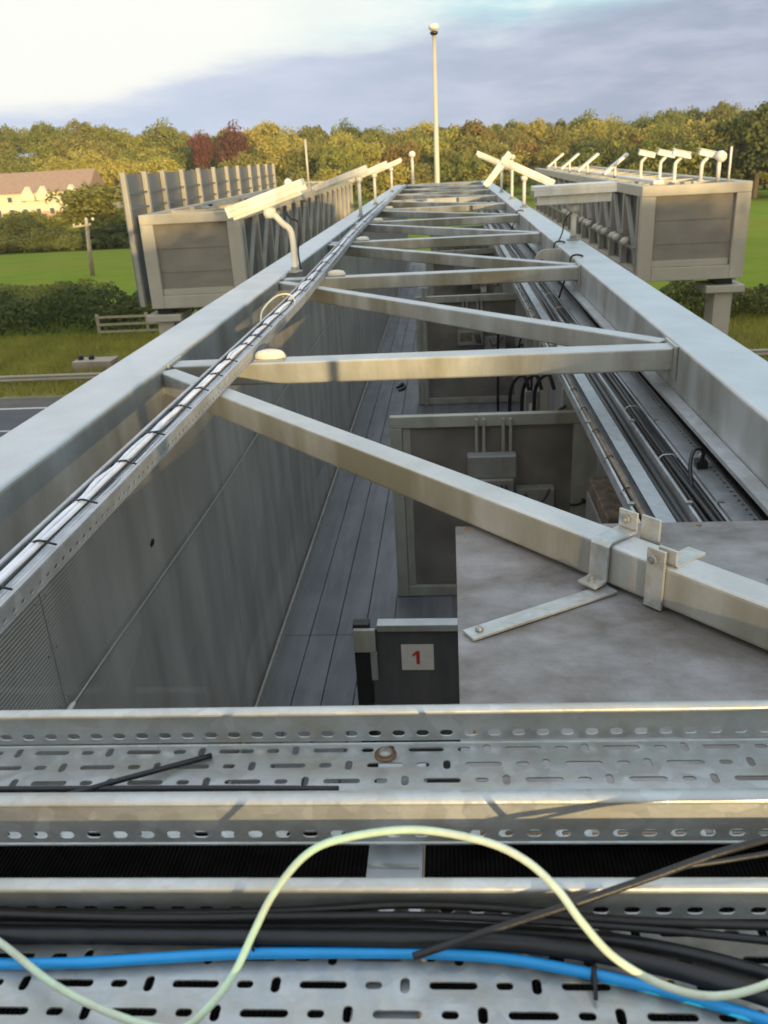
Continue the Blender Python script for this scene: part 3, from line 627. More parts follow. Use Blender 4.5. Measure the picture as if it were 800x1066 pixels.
cl = thing('brace_clamp', (.60, 2.0, -1.16), 'pair of upright plates clamped round the diagonal brace, right of the bent clamp', 'clamp')
b = MB(); bent_strap(b, .575, [(.064, T + .045), (.064, T - .128)], .055, th=-.009); b.build('front_plate', 'tray', cl, bevel=.0012)
b = MB(); bent_strap(b, .590, [(.038, T + .05), (.038, T + .012), (.030, T + .003), (-.09, T + .003)], .055, th=.009); b.build('angle_plate', 'tray', cl, bevel=.0012)
p = brace_pt(s_at(.575)) + bn * .074 + Vector((0, 0, T + .020)); b = MB(); b.lathe([(.012, 0), (.012, .009), (.006, .0095), (.006, .015)], p, 6, axis=tuple(bn), smooth=False); b.build('bolt', 'bolt', cl)

# ------------------------------------------------------------------ gates inside the walkway
def gate(Y, i, label, extra=0):
    t = thing('mesh_gate', (.34, Y, -3.7), label, 'gate', 'mesh gates across the walkway')
    x0, x1, z0, z1 = -.52, 1.2, -3.69, -2.0
    MB().box(x0, x0 + .10, Y, Y + .07, z0, z1 - .101).build('stile', 'frame', t, bevel=.006); MB().box(x1 - .2, x1, Y, Y + .07, z0, z1 - .101).build('stile', 'frame', t, bevel=.006)
    MB().box(x0, x1, Y, Y + .07, z1 - .1, z1).build('top_rail', 'frame', t, bevel=.006); MB().box(x0 + .101, x1 - .201, Y + .002, Y + .07, z0, z0 + .1).build('bottom_rail', 'frame', t, bevel=.006)
    MB().box(x0 + .102, x0 + .17, Y + .02, Y + .06, z0 + .101, z1 - .101).build('inner_stile', 'frame', t, bevel=.004)
    MB().box(x0 + .171, x1 - .202, Y + .035, Y + .045, z0 + .101, z1 - .101).build('mesh_panel', 'mesh', t)
    for xx in (.20, .26, .42, .48):
        MB().box(xx - .012, xx + .012, Y - .03, Y - .006, z1 - .36, z1 - .03).build('hanger', 'frame', t, bevel=.003)
    return t
glab = ['nearest tall mesh gate with equipment boxes hung on two pairs of straps', 'second mesh gate along the walkway with a small white label', 'third mesh gate deeper under the struts', 'fourth mesh gate far down the walkway']
def equip(Y, label, label2, label3):
    t = thing('equipment_box', (.32, Y - .1, -2.75), label, 'equipment box', 'boxes hung on the gates')
    MB().box(.12, .52, Y - .16, Y - .035, -2.50, -2.31).build('upper_box', 'boxes', t, bevel=.006); MB().box(.11, .50, Y - .20, Y - .06, -2.72, -2.503).build('lower_box', 'boxes', t, bevel=.006)
    MB().box(.15, .33, Y - .205, Y - .2015, -2.66, -2.53).build('cover_plate', 'brown', t)
    for q in range(3): MB().tube([(.36 + .035 * q, Y - .2, -2.55), (.38 + .03 * q, Y - .27, -2.58), (.40 + .03 * q, Y - .25, -2.66), (.42 + .02 * q, Y - .2, -2.69)], .008, 6).build('lead', 'black', t)
    t = thing('junction_box', (.7, Y - .1, -2.85), label2, 'junction box', 'junction boxes on the gates')
    MB().box(.52, .84, Y - .12, Y - .01, -2.84, -2.62).build('body', 'boxes', t, bevel=.006); MB().box(.70, .83, Y - .15, Y - .122, -2.92, -2.80).build('connector', 'label', t, bevel=.006)
    MB().tube([(.60, Y - .13, -2.66), (.64, Y - .2, -2.74), (.74, Y - .18, -2.70), (.80, Y - .13, -2.62)], .009, 6).build('lead', 'black', t)
    t = thing('lever_handle', (1.1, Y - .04, -2.75), label3, 'handle', 'lever handles on the gates')
    MB().lathe([(.02, 0), (.02, .03)], (1.10, Y - .001, -2.78), 10, axis=(0, -1, 0)).build('boss', 'black', t)
    MB().tube([(1.10, Y - .035, -2.78), (1.04, Y - .05, -2.80), (.98, Y - .05, -2.80)], .011, 6).build('lever', 'black', t)
for i, Y in enumerate((6.69, 13.0, 19.4, 25.8)):
    gate(Y, i, glab[i]); o_ = ['nearest', 'second', 'third', 'fourth'][i]
    equip(Y, 'two tier grey equipment box hung on the %s mesh gate' % o_, 'grey junction box with pale connector on the %s mesh gate' % o_, 'black lever handle on the right stile of the %s mesh gate' % o_)
MB().box(-.42, -.36, 12.93, 12.99, -3.69, -1.70).build('label_post', 'frame', bpy.data.objects['mesh_gate.001'], bevel=.004)
tag(MB().box(-.47, -.32, 12.915, 12.9275, -1.86, -1.72).build('small_label', 'label'), 'small white label on a thin post beside the second mesh gate', 'label')
# hooped conduits beyond the gates
for q, (xx, Y) in enumerate(((.62, 8.8), (.75, 8.8), (.88, 8.8), (.70, 12.4))):
    cable('conduit', [(xx, Y, -3.65), (xx, Y, -2.6), (xx + .03, Y - .02, -2.3), (xx + .14, Y - .05, -2.2), (xx + .2, Y - .1, -2.35)], .02, 'black', ['left', 'middle', 'right', 'farther'][q] + ' black hooped cable between the gates under the right trays', 'hooped cables between the gates', k=5)
t = thing('wall_cabinet', (1.22, 5.6, -3.7), 'brown cabinet against the right cladding beyond the stained plate', 'cabinet')
MB().box(1.02, 1.36, 5.2, 6.0, -3.69, -2.3).build('body', 'brown', t, bevel=.01); MB().box(1.0, 1.017, 5.25, 5.95, -3.5, -2.4).build('door', 'boxes', t, bevel=.004); MB().box(.985, .999, 5.3, 5.34, -3.0, -2.85).build('handle', 'black', t)
for q_, (yy_, lab_) in enumerate(((7.6, 'nearest'), (9.6, 'middle'), (11.4, 'farthest'))):
    t = thing('wall_trunking', (1.2, yy_, -3.7), lab_ + ' upright pale trunking with a small box on the right cladding between the gates', 'trunking', 'trunking between the gates')
    MB().box(1.02, 1.12, yy_, yy_ + .12, -3.69, -2.05).build('duct', 'boxed' if q_ == 1 else 'frame', t, bevel=.004); MB().box(.86, 1.015, yy_ - .02, yy_ + .14, -2.95, -2.6).build('box', 'boxes', t, bevel=.006); MB().box(.90, .97, yy_ - .026, yy_ - .0215, -2.85, -2.74).build('plate', 'label', t)
    MB().tube([(.93, yy_, -2.6), (.93, yy_ - .05, -2.4), (.99, yy_ - .02, -2.25), (1.05, yy_ - .02, -2.2)], .014, 6).build('lead', 'black', t)
# low gate with the numbered label
lg = thing('numbered_panel', (-.1, 4.25, -3.7), 'low dark grey panel bearing a white label with red number 1', 'panel')
YL = 4.2
MB().box(-.50, .12, YL, YL + .03, -3.69, -2.535).build('sheet', 'darkpaint', lg, bevel=.003)
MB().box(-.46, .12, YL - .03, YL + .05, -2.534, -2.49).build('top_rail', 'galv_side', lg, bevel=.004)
MB().box(-.60, -.505, YL - .02, YL + .05, -3.69, -2.49).build('post', 'black', lg, bevel=.004)
MB().box(-.595, -.47, YL - .05, YL - .021, -2.66, -2.51).build('latch_box', 'frame', lg, bevel=.004)
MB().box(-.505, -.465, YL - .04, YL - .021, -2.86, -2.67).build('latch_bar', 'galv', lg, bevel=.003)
lb = MB().box(-.325, -.135, YL - .006, YL - .0025, -2.81, -2.635).build('number_label', 'label', lg)
# numeral 1
b = MB(); b.prism([(-.010, -.045), (.010, -.045), (.010, .045), (-.004, .045), (-.032, .022), (-.032, .006), (-.010, .020)], (-.228, YL - .0095, -2.722), (1, 0, 0), (0, 0, 1), (0, .002, 0)); b.build('numeral', 'red', lb)

tag(MB().tube([(-.93, 14.1, -3.69), (-.84, 14.25, -3.66), (-.80, 14.05, -3.67), (-.88, 13.9, -3.69)], .03, 6).build('strap_offcut', 'black'), 'dark curled strap offcut lying on the walkway boards', 'strap')
for y0_, lab_ in ((2.55, 'nearest'), (4.95, 'second'), (7.35, 'third')):
    for zz in np.arange(-3.6, -1.3, .22):
        for dy in (-.035, .035): MB().lathe([(.006, 0), (.005, .003)], (-1.4878, y0_ + dy, zz), 6, axis=(1, 0, 0)).build('rivet', 'bolt', gantry)
for i_, y_ in enumerate(BAY[:3]):      # weld beads where strut meets chord
    for x_, q_ in ((-1.571, 1), (1.195, -1)):
        MB().tube([(x_ + .002 * q_, y_ - .001 + .02 * k_ * 0, ZC - .15 + .12 * k_ / 9 + .0008 * (k_ % 2)) for k_ in range(10)], .004, 6).build('weld_bead', 'bolt', gantry)
# ------------------------------------------------------------------ bulkhead lamps on the struts by the left tray
def bulkhead(x_, y, label):
    t = thing('bulkhead_lamp', (x_, y, ZC - .03), label, 'lamp', 'oval lamps by the left tray')
    b = MB(); prof = [(.0, 0)]
    V = []; n = 20; rows_ = [(1, 0), (1.02, .018), (.95, .034), (.78, .047), (.45, .055), (.1, .057)]
    for r_, z_ in rows_:
        for j in range(n):
            a_ = 2 * math.pi * j / n; V.append((x_ + .055 * r_ * math.cos(a_) * 1.6, y + .055 * r_ * math.sin(a_), ZC - .03 + z_ + .3 * .05 * math.cos(a_) * 0))
    b.add(V, [(i * n + j, i * n + (j + 1) % n, (i + 1) * n + (j + 1) % n, (i + 1) * n + j) for i in range(len(rows_) - 1) for j in range(n)] + [tuple(range(n - 1, -1, -1)), tuple(range(len(V) - n, len(V)))], True)
    b.build('diffuser', 'bulk', t)
    MB().box(x_ - .085, x_ + .085, y - .058, y + .058, ZC - .0295, ZC - .018).build('back_plate', 'boxes', t)
    return t
for i, lab in enumerate(['nearest oval pale lamp beside the long left tray', 'second oval pale lamp beside the long left tray', 'third oval pale lamp along the long left tray', 'fourth oval pale lamp along the long left tray', 'fifth and farthest oval pale lamp along the long left tray']):
    bulkhead(tray_x(BAY[i]) + .165 + (0.0 if i < 2 else .02), BAY[i] + .09, lab)

# ------------------------------------------------------------------ cameras and lamps on poles
def pole_camera(base, head, yaw, pitch, length, label, bent=0.0, group='camera units on poles', wdt=.20, ht=.085, pr=.032, name='pole_camera', cat='camera'):
    base = Vector(base); head = Vector(head); t = thing(name, base, label, cat, group)
    MB().lathe([(.075, 0), (.075, .012), (.045, .015), (.04, .05)], base, 16).build('foot', 'boxes', t)
    rot = Matrix.Rotation(yaw, 3, 'Z') @ Matrix.Rotation(pitch, 3, 'Y')      # local X is the long axis, front at -X
    top = head - Vector((0, 0, ht / 2 + .055)) if bent else Vector((base.x, base.y, head.z - (base.x - head.x) * math.tan(pitch) - ht / 2 - .06))
    if bent: pts = [base + Vector((0, 0, .02)), base + Vector((0, 0, bent * .7)), base + Vector((-.02, 0, bent * .95)), base + Vector((-.08, 0, bent * 1.08)), top + Vector((.03, 0, .0)), top]
    else: pts = [base + Vector((0, 0, .02)), (base + top) / 2, top]
    MB().tube(pts, pr, 12, smooth=bool(bent)).build('pole', 'housing', t)
    MB().lathe([(.05, -.04), (.065, 0), (.065, .04), (.04, .06)], top, 14).build('mount', 'housing', t)
    L2 = length / 2
    MB().box(-L2 * .92, L2 * .85, -wdt * .38, wdt * .38, -ht / 2, ht / 2 - .012, rot, head).build('housing', 'housing', t, bevel=.012)
    b = MB(); b.box(-L2, L2 * .95, -wdt / 2, wdt / 2, ht / 2, ht / 2 + .05, rot, head); b.box(-L2, L2 * .95, -wdt / 2, -wdt / 2 + .008, ht / 2 - .05, ht / 2 - .0005, rot, head); b.box(-L2, L2 * .95, wdt / 2 - .008, wdt / 2, ht / 2 - .05, ht / 2 - .0005, rot, head)
    b.build('sunshield', 'housing', t, bevel=.003)
    MB().box(-L2 * .92 - .006, -L2 * .92 - .001, -wdt * .30, wdt * .30, -ht * .36, ht * .28, rot, head).build('window', 'glass', t)
    return t
P = R(180)
pole_camera((-1.50, 8.4, ZC), (-1.70, 8.4, -.35), 0, -R(16.5), .80, 'nearest left camera unit with long sloping shield on a bent pole', bent=.42, pr=.03)
pole_camera((-1.60, 16.3, ZC), (-1.90, 16.3, -.36), 0, -R(17), 1.05, 'second left camera unit, pale long shield on a straight pole beyond the bent one')
pole_camera((-1.63, 20.2, ZC), (-1.74, 20.2, -.33), 0, -R(19), .95, 'third left camera unit along the left chord')
pole_camera((-1.66, 27.0, ZC), (-1.75, 27.0, -.30), 0, -R(19), .95, 'farthest left camera unit along the left chord')
pole_camera((1.43, 10.2, ZC), (1.42, 10.2, -.52), 0, -R(.5), .92, 'nearest right camera unit with almost level shield on a short pole', ht=.15, wdt=.42)
pole_camera((1.41, 16.6, ZC), (1.46, 16.6, -.43), 0, R(25), 1.08, 'second right camera unit, shield sloping down to the right')
pole_camera((1.40, 19.6, ZC), (1.12, 19.6, -.40), 0, -R(50), .85, 'steeply tilted right camera unit crossing in front of another')
pole_camera((1.38, 23.0, ZC), (1.20, 23.0, -.28), 0, R(24), 1.0, 'fourth right camera unit behind the steeply tilted one')
t = thing('sensor_post', (-1.25, 33.1, -1.01), 'short post with a small round sensor at the far end of the gantry', 'sensor')
MB().tube([(-1.25, 33.1, -1.01), (-1.25, 33.1, -.1)], .05, 8, smooth=False).build('post', 'housing', t); MB().lathe([(.05, 0), (.12, .05), (.12, .16), (.06, .22)], (-1.25, 33.1, -.1), 12).build('sensor_head', 'housing', t)
t = thing('swivel_bracket', (1.02, 9.4, -1.2), 'grey round ended bracket inside the right chord below the nearest right camera unit', 'bracket')
b = MB(); arc = [(.12 * math.cos(a_), .12 * math.sin(a_)) for a_ in np.linspace(R(90), R(270), 12)]
b.prism(arc + [(.16, -.12), (.16, .12)], (1.03, 9.3, -1.11), (1, 0, 0), (0, 0, 1), (0, .03, 0)); b.build('plate', 'frame', t, bevel=.004)
MB().lathe([(.022, 0), (.022, .02)], (.98, 9.3, -1.11), 8, axis=(0, -1, 0)).build('pivot', 'black', t)
for q, y in enumerate((8.55, 9.9, 15.4)):
    cable('camera_lead', [(1.30, y, -.99), (1.24, y, -.975), (1.19, y + .03, -1.0), (1.17, y, -1.1), (1.12, y - .05, -1.22), (1.08, y, -1.38)], .010, 'black', ['nearest', 'second', 'farthest'][q] + ' black lead dropping over the inside of the right chord', 'leads over the right chord')
cable('camera_lead', [(-1.55, 8.4, -.42), (-1.50, 8.38, -.50), (-1.43, 8.36, -.53), (-1.42, 8.36, -.66), (-1.45, 8.36, -.8), (-1.44, 8.37, -.97)], .009, 'black', 'black lead hanging from the nearest left camera unit to the tray')
cable('camera_lead', [(1.5, 10.2, -.62), (1.34, 10.16, -.75), (1.30, 10.15, -.9), (1.25, 10.1, -1.0), (1.18, 10.1, -1.1)], .008, 'black', 'black lead curling down the pole of the nearest right camera unit')

# ------------------------------------------------------------------ the two farther gantries
def box_gantry(x0, x1, zt, zb, y0, y1, label, name, inner, leg_x):
    t = thing(name, ((x0 + x1) / 2, (y0 + y1) / 2, -10), label, 'gantry', 'box gantries beyond')
    fw = .42; M_ = 'boxed'
    # end frame facing the viewer
    MB().box(x0, x0 + fw, y0, y0 + .25, zb, zt - .30).build('end_post', M_, t, bevel=.02); MB().box(x1 - fw, x1, y0, y0 + .25, zb, zt - .30).build('end_post', M_, t, bevel=.02)
    MB().box(x0, x1, y0, y0 + .25, zt - .299, zt).build('end_top_rail', M_, t, bevel=.02); MB().box(x0 + fw + .002, x1 - fw - .002, y0, y0 + .25, zb, zb + .40).build('end_bottom_rail', M_, t, bevel=.02)
    b = MB(); b.box(x0 + fw + .003, x1 - fw - .003, y0 + .14, y0 + .17, zb + .405, zt - .305)
    for q in range(1, 3): zz = zb + .4 + (zt - zb - .7) * q / 3; b.box(x0 + fw + .003, x1 - fw - .003, y0 + .125, y0 + .139, zz - .015, zz + .015)
    b.build('end_mesh', 'endmesh', t)
    MB().box(x0 + fw + .003, x1 - fw - .05, y0 + .07, y0 + .13, zb + .41, zb + .60).build('kick_rail', M_, t, bevel=.01)
    MB().beam((x0 + fw + .7, y0 + .30, zb + .45), (x1 - fw - .5, y0 + .30, zt - .9), .1, .1).build('inner_brace', M_, t)
    for xx in (x0, x1 - .3):
        MB().box(xx, xx + .3, y0 + .255, y1, zt - .30, zt - .001).build('top_chord', M_, t, bevel=.015); MB().box(xx, xx + .3, y0 + .255, y1, zb, zb + .28).build('bottom_chord', M_, t, bevel=.015)
    xi = x1 - .12 if inner > 0 else x0 + .12; fx = x1 - .06 if inner > 0 else x0 + .06
    ys = np.arange(y0 + .3, y1, 2.2)
    for i, y in enumerate(ys):
        MB().box(fx - .09, fx + .09, y, y + .20, zb + .285, zt - .305).build('web_post', 'signpost', t)
        if y + 2.2 < y1: MB().beam((fx, y + .25, zb + .4), (fx, y + 2.1, zt - .42), .10, .12, up=(1, 0, 0)).build('web_diagonal', 'signpost', t)
        MB().box(x0 + .302, x1 - .302, y, y + .16, zt - .18, zt - .03).build('cross_strut', M_, t)
    MB().box(xi - .2 - (.1 if inner > 0 else -.3), xi - .2 - (.08 if inner > 0 else -.32), y0 + .3, y1, zb + .285, zt - .32).build('side_mesh', 'endmesh2', t)
    MB().box(x0 + .302, x1 - .302, y0 + .3, y1, zb + .05, zb + .10).build('floor_deck', M_, t)
    b = MB(); b.box(leg_x - .27, leg_x + .27, y0 + .1, y0 + 1.0, -9.98, zb - .42); b.build('leg', M_, t, bevel=.02)
    MB().box(leg_x - .58, leg_x + .58, y0 - .05, y0 + 1.2, zb - .418, zb - .20).build('leg_head', M_, t, bevel=.02)
    MB().box(leg_x - .25, leg_x + .25, y0 + .2, y0 + .9, zb - .199, zb - .003).build('bearing', 'black', t)
    MB().box(leg_x - .27, leg_x + .27, y1 - 1.2, y1 - .3, -9.98, zb - .003).build('leg', M_, t, bevel=.02)
    return t
G['endmesh'] = mat('end_louvre_mesh', (.30, .27, .215), .7, .1, .08, 1.5, col2=(.25, .225, .185), grime=(.22, .19, .15), gscale=(.8, 1, 3))
G['endmesh2'] = mat('side_mesh_sheet', (.17, .165, .155), .7, .2, .1, 1.2, col2=(.11, .105, .10))
box_gantry(-9.62, -6.42, -1.30, -4.18, 27, 62, 'left box gantry with sign back, mesh end panel in a pale frame', 'box_gantry', 1, -9.28)
box_gantry(5.76, 8.93, -1.22, -3.98, 27, 60, 'right box gantry with sunlit cameras on top, mesh end panel in a pale frame', 'box_gantry', -1, 8.45)
# sign back beside the left gantry
sg = thing('message_sign', (-10.0, 39, -10), 'long grey back of a road sign with pale upright stiffeners beside the left gantry', 'sign')
ysn = [27.2, 29.2, 31.1, 33.4, 35.7, 38.1, 40.4, 42.6, 45.2, 47.4, 49.6, 51.6]
for i in range(len(ysn) - 1):
    MB().box(-10.10, -10.04, ysn[i] + .003, ysn[i + 1] - .003, -4.08, -.12).build('sheet', 'signback', sg)
for y in ysn:
    MB().box(-10.03, -9.88, y - .10, y + .10, -4.12, -.05).build('stiffener', 'signpost', sg, bevel=.01)
for z in (-.7, -1.15): MB().box(-9.96, -9.90, 27.31, 51.4, z, z + .06).build('rail', 'signback', sg)
for y in (28.5, 38, 48): MB().box(-9.90, -9.64, y, y + .2, -2.2, -2.0).build('fixing_arm', 'signpost', sg)
# gear on top of the left gantry
for i, (xa, ya) in enumerate(((-8.2, 30), (-7.6, 33.5))):
    t = thing('cable_tray', (xa, ya + 6, -1.28), ['left', 'right'][i] + ' cable tray lying on the roof of the left box gantry', 'cable tray')
    MB().box(xa - .2, xa + .2, ya, ya + 18, -1.31, -1.28).build('base', 'trayfar', t)
    for q in (-.2, .19): MB().box(xa + q, xa + q + .01, ya, ya + 18, -1.279, -1.17).build('side_wall', 'trayfar', t)
    tag(MB().tube([(xa + .06 * math.sin(y * .7), y, -1.24) for y in np.arange(ya + .1, ya + 17.9, 1.1)], .04, 6, k=3).build('power_cable', 'black'), 'black cable in the %s tray on the left box gantry roof' % ['left', 'right'][i], 'cable')
t = thing('dome_camera', (-6.5, 36.5, -1.3), 'white dome camera on a stub on the left box gantry', 'camera'); MB().tube([(-6.5, 36.5, -1.3), (-6.5, 36.5, -.9)], .06, 8, smooth=False).build('stub', 'housing', t)
MB().lathe([(.12, 0), (.17, .06), (.17, .16), (.14, .25), (.08, .30), (.02, .32)], (-6.5, 36.5, -.95), 16).build('dome', 'housing', t)
t = thing('whip_antenna', (-6.5, 42, -1.3), 'thin pale whip antenna standing on the left box gantry', 'antenna'); MB().tube([(-6.5, 42, -1.3), (-6.5, 42, .9)], .05, 8, smooth=False).build('mast', 'mast', t); MB().box(-6.6, -6.4, 41.9, 42.1, -1.3, -1.1).build('base', 'boxes', t)
# sunlit cameras on the right gantry
ZR = -1.22
def bullet(X, Y, hz, label, yaw=R(180), pitch=R(14), L_=.62):
    t = thing('bullet_camera', (X, Y, ZR), label, 'camera', 'cameras on the right box gantry roof')
    MB().lathe([(.12, 0), (.12, .04), (.06, .06)], (X, Y, ZR), 12).build('foot', 'housing', t)
    MB().tube([(X, Y, ZR + .03), (X, Y, ZR + hz - .28), (X + .04, Y, ZR + hz - .16), (X + .16, Y, ZR + hz - .04)], .055, 10).build('pole', 'housing', t)
    rot = Matrix.Rotation(yaw, 3, 'Z') @ Matrix.Rotation(-pitch, 3, 'Y'); hd = (X + .16, Y, ZR + hz + .06)
    MB().box(-L_ * .5, L_ * .45, -.10, .10, -.09, .08, rot, hd).build('housing', 'housing', t, bevel=.02)
    MB().box(-L_ * .6, L_ * .5, -.13, .13, .085, .105, rot, hd).build('sunshield', 'housing', t, bevel=.004)
    MB().box(-L_ * .5 - .01, -L_ * .5 - .002, -.07, .07, -.06, .05, rot, hd).build('window', 'glass', t)
bullet(7.05, 33.5, .75, 'leftmost of the three clustered cameras on the right box gantry roof')
bullet(7.20, 31.2, .75, 'middle of the three clustered cameras on the right box gantry roof')
bullet(7.05, 28.6, .75, 'rightmost of the three clustered cameras on the right box gantry roof')
bullet(7.75, 28.2, .72, 'sunlit camera standing alone between the cluster and the round one')
t = thing('round_camera', (8.35, 28.0, ZR), 'round white camera beside a thin rod at the right end of the roof row', 'camera', 'cameras on the right box gantry roof')
MB().tube([(8.2, 28.0, ZR), (8.2, 28.0, ZR + .62)], .06, 10, smooth=False).build('pole', 'housing', t); MB().lathe([(.10, -.12), (.16, -.05), (.16, .08), (.10, .17)], (8.25, 28.0, ZR + .68), 16, axis=(-.7, -.3, .5)).build('head', 'housing', t); MB().tube([(8.52, 28.0, ZR), (8.52, 28.0, ZR + .95)], .035, 8, smooth=False).build('rod', 'housing', t)
for i, (X, Y) in enumerate(((6.15, 52), (6.15, 46), (6.2, 40.5), (6.3, 34.5))):
    t = thing('flood_panel', (X, Y, -1.22), ['farthest', 'third', 'second', 'nearest'][i] + ' tilted sunlit panel lamp along the left edge of the right box gantry roof', 'lamp', 'tilted panel lamps on the right gantry')
    rot = Matrix.Rotation(-R(38), 3, 'Y'); MB().box(-.55, .55, -.22, .22, -.05, .05, rot, (X, Y, -.72)).build('panel', 'housing', t, bevel=.02); MB().tube([(X, Y, -1.22), (X, Y, -.76)], .05, 8, smooth=False).build('stub', 'housing', t)
MB_ = MB().box(6.3, 6.6, 28, 58, -1.215, -1.12); tag(MB_.build('roof_duct', 'housing'), 'long cream duct on the right box gantry roof', 'duct')
for i in range(14):
    y = 28 + i * 1.15 + .3 * math.sin(i * 2.3); zz = -2.95
    t = thing('clip_lamp', (5.62, y, zz), 'small beige lamp head in the row along the near side of the right box gantry', 'lamp', 'lamp heads along the side of the right box gantry')
    MB().box(5.60, 5.70, y - .04, y + .04, zz + .16, zz + .24).build('arm', 'boxes', t); MB().lathe([(.05, 0), (.13, .04), (.16, .12), (.12, .20), (.04, .24)], (5.58, y, zz), 10, axis=(-.5, -.2 + .1 * math.sin(i * 4), .8)).build('head', 'boxed', t)
MB().box(5.64, 5.70, 27.3, 58, -3.05, -2.97).build('lamp_rail', 'boxes', bpy.data.objects['box_gantry.001'])

# ------------------------------------------------------------------ mast, telegraph pole, fence, barrier, block
t = thing('camera_mast', (-.56, 50, -10), 'tall slender pale mast with a small dome camera on top', 'mast')
MB().tube([(-.56, 50, -10), (-.54, 50, -2), (-.52, 50, 5.7)], [.20, .15, .10], 12, smooth=False).build('shaft', 'mast', t)
MB().lathe([(.10, 0), (.26, .10), (.28, .2), (.22, .30), (.08, .34)], (-.52, 49.9, 5.85), 16).build('camera_head', 'housing', t); MB().lathe([(.12, 0), (.20, .05), (.22, .16)], (-.52, 49.9, 5.66), 16).build('dome', 'glass', t)
t = thing('telegraph_pole', (-37.0, 88, -10), 'wooden telegraph pole with crossarm standing in the green field', 'pole')
MB().tube([(-37.2, 88, -10.0), (-37.0, 88, -7), (-36.8, 88, -4.3)], [.26, .22, .17], 10, smooth=False).build('post', 'pole', t)
MB().beam((-38.3, 88, -5.0), (-36.4, 88, -4.9), .14, .16).build('crossarm', 'pole', t)
for q in (-38.2, -37.5, -36.5): MB().lathe([(.04, 0), (.08, .06), (.08, .14), (.04, .2)], (q, 88, -4.92), 8).build('insulator', 'bulk', t)
for q in (-36.8, -36.1): MB().lathe([(.06, 0), (.14, .06), (.14, .22), (.05, .3)], (q, 88, -4.5), 8).build('pole_top_gear', 'bulk', t)
t = thing('rail_fence', (-20, 53.5, -10), 'three rail timber fence in front of the hedge by the left gantry leg', 'fence')
for z in (-9.62, -9.15, -8.68): MB().box(-22.9, -12, 53.5, 53.58, z - .07, z + .07).build('rail', 'wood', t)
for q in (-22.9, -19.6, -16.3, -13): MB().box(q - .09, q + .09, 53.59, 53.75, -10.02, -8.5).build('post', 'wood', t)
t = thing('crash_barrier', (0, 40.5, -10), 'long steel crash barrier along the far side of the road', 'barrier')
b = MB(); prof = [(0, 0), (-.05, .05), (-.05, .10), (0, .15), (0, .18), (-.05, .23), (-.05, .28), (0, .33)]
V = [(xx, 40.5 + p[0], -9.62 + p[1]) for xx in (-200, 200) for p in prof]; n_ = len(prof); b.add(V, [(j, j + 1, n_ + j + 1, n_ + j) for j in range(n_ - 1)]); b.build('beam', 'barrier', t, solid=.02)
for xx in np.arange(-70, 30, 3.2): MB().box(xx - .06, xx + .06, 40.53, 40.65, -10, -9.35).build('post', 'barrier', t)
t = thing('concrete_block', (-19.3, 44.0, -10), 'pinkish brown concrete block with two small dark cowls on the verge', 'block')
MB().box(-20.4, -18.2, 43.4, 44.6, -10, -9.35).build('body', 'concrete', t, bevel=.03)
for q in (-20.1, -19.5): MB().lathe([(.13, 0), (.17, .08), (.12, .22), (.04, .27)], (q, 44.0, -9.35), 12).build('cowl', 'black', t)

# ------------------------------------------------------------------ houses
def terrace():
    t = thing('terraced_building', (-100, 205, -10), 'long cream terrace with small gables and brown roof below the wooded hill', 'building')
    x0, x1, y0, y1 = -128, -82, 200, 211; ze = -3.6; zr = .9
    MB().box(x0, x1, y0, y1, -9.6, ze).build('wall', 'render', t); MB().box(x0 - .05, x1 + .05, y0 - .12, y0 - .003, -9.6, -7.6).build('brick_plinth', 'brick', t)
    rf = MB().prism([(-.6, 0), (5.5, zr - ze), (11.6, 0)], (x0 - .4, y0, ze), (0, 1, 0), (0, 0, 1), (x1 - x0 + .8, 0, 0)).build('roof', 'roof', t)
    for i in range(6):
        cx = [-124, -114.5, -105.5, -96.2, -92.6, -85.8][i]
        MB().prism([(-1.6, 0), (1.6, 0), (1.6, 1.2), (0, 3.0), (-1.6, 1.2)], (cx, y0 - .8, ze - 1.6), (1, 0, 0), (0, 0, 1), (0, 2.8, 0)).build('gable', 'render', t)
    for i in range(14):
        cx = -126.4 + i * 3.2
        for z, hh in ((-5.5, 1.3), (-8.4, 1.5)):
            f_ = MB().box(cx - .65, cx + .65, y0 - .20, y0 - .13, z, z + hh).build('window', 'label', t); MB().box(cx - .52, cx + .52, y0 - .23, y0 - .203, z + .12, z + hh - .12).build('pane', 'window', f_)
terrace()
t = thing('gabled_house', (-72, 196, -10), 'small sunlit house with pale walls half hidden left of the sign back', 'house')
MB().box(-74.5, -70.5, 190, 197, -10, -7.6 + 2.0).build('wall', 'render', t); MB().prism([(-.4, 0), (2.0, 1.6), (4.4, 0)], (-74.5, 189.7, -5.6), (1, 0, 0), (0, 0, 1), (0, 7.6, 0)).build('roof', 'roof', t); MB().box(-73.2, -72.0, 189.95, 189.99, -8.6, -7.2).build('window', 'window', t)

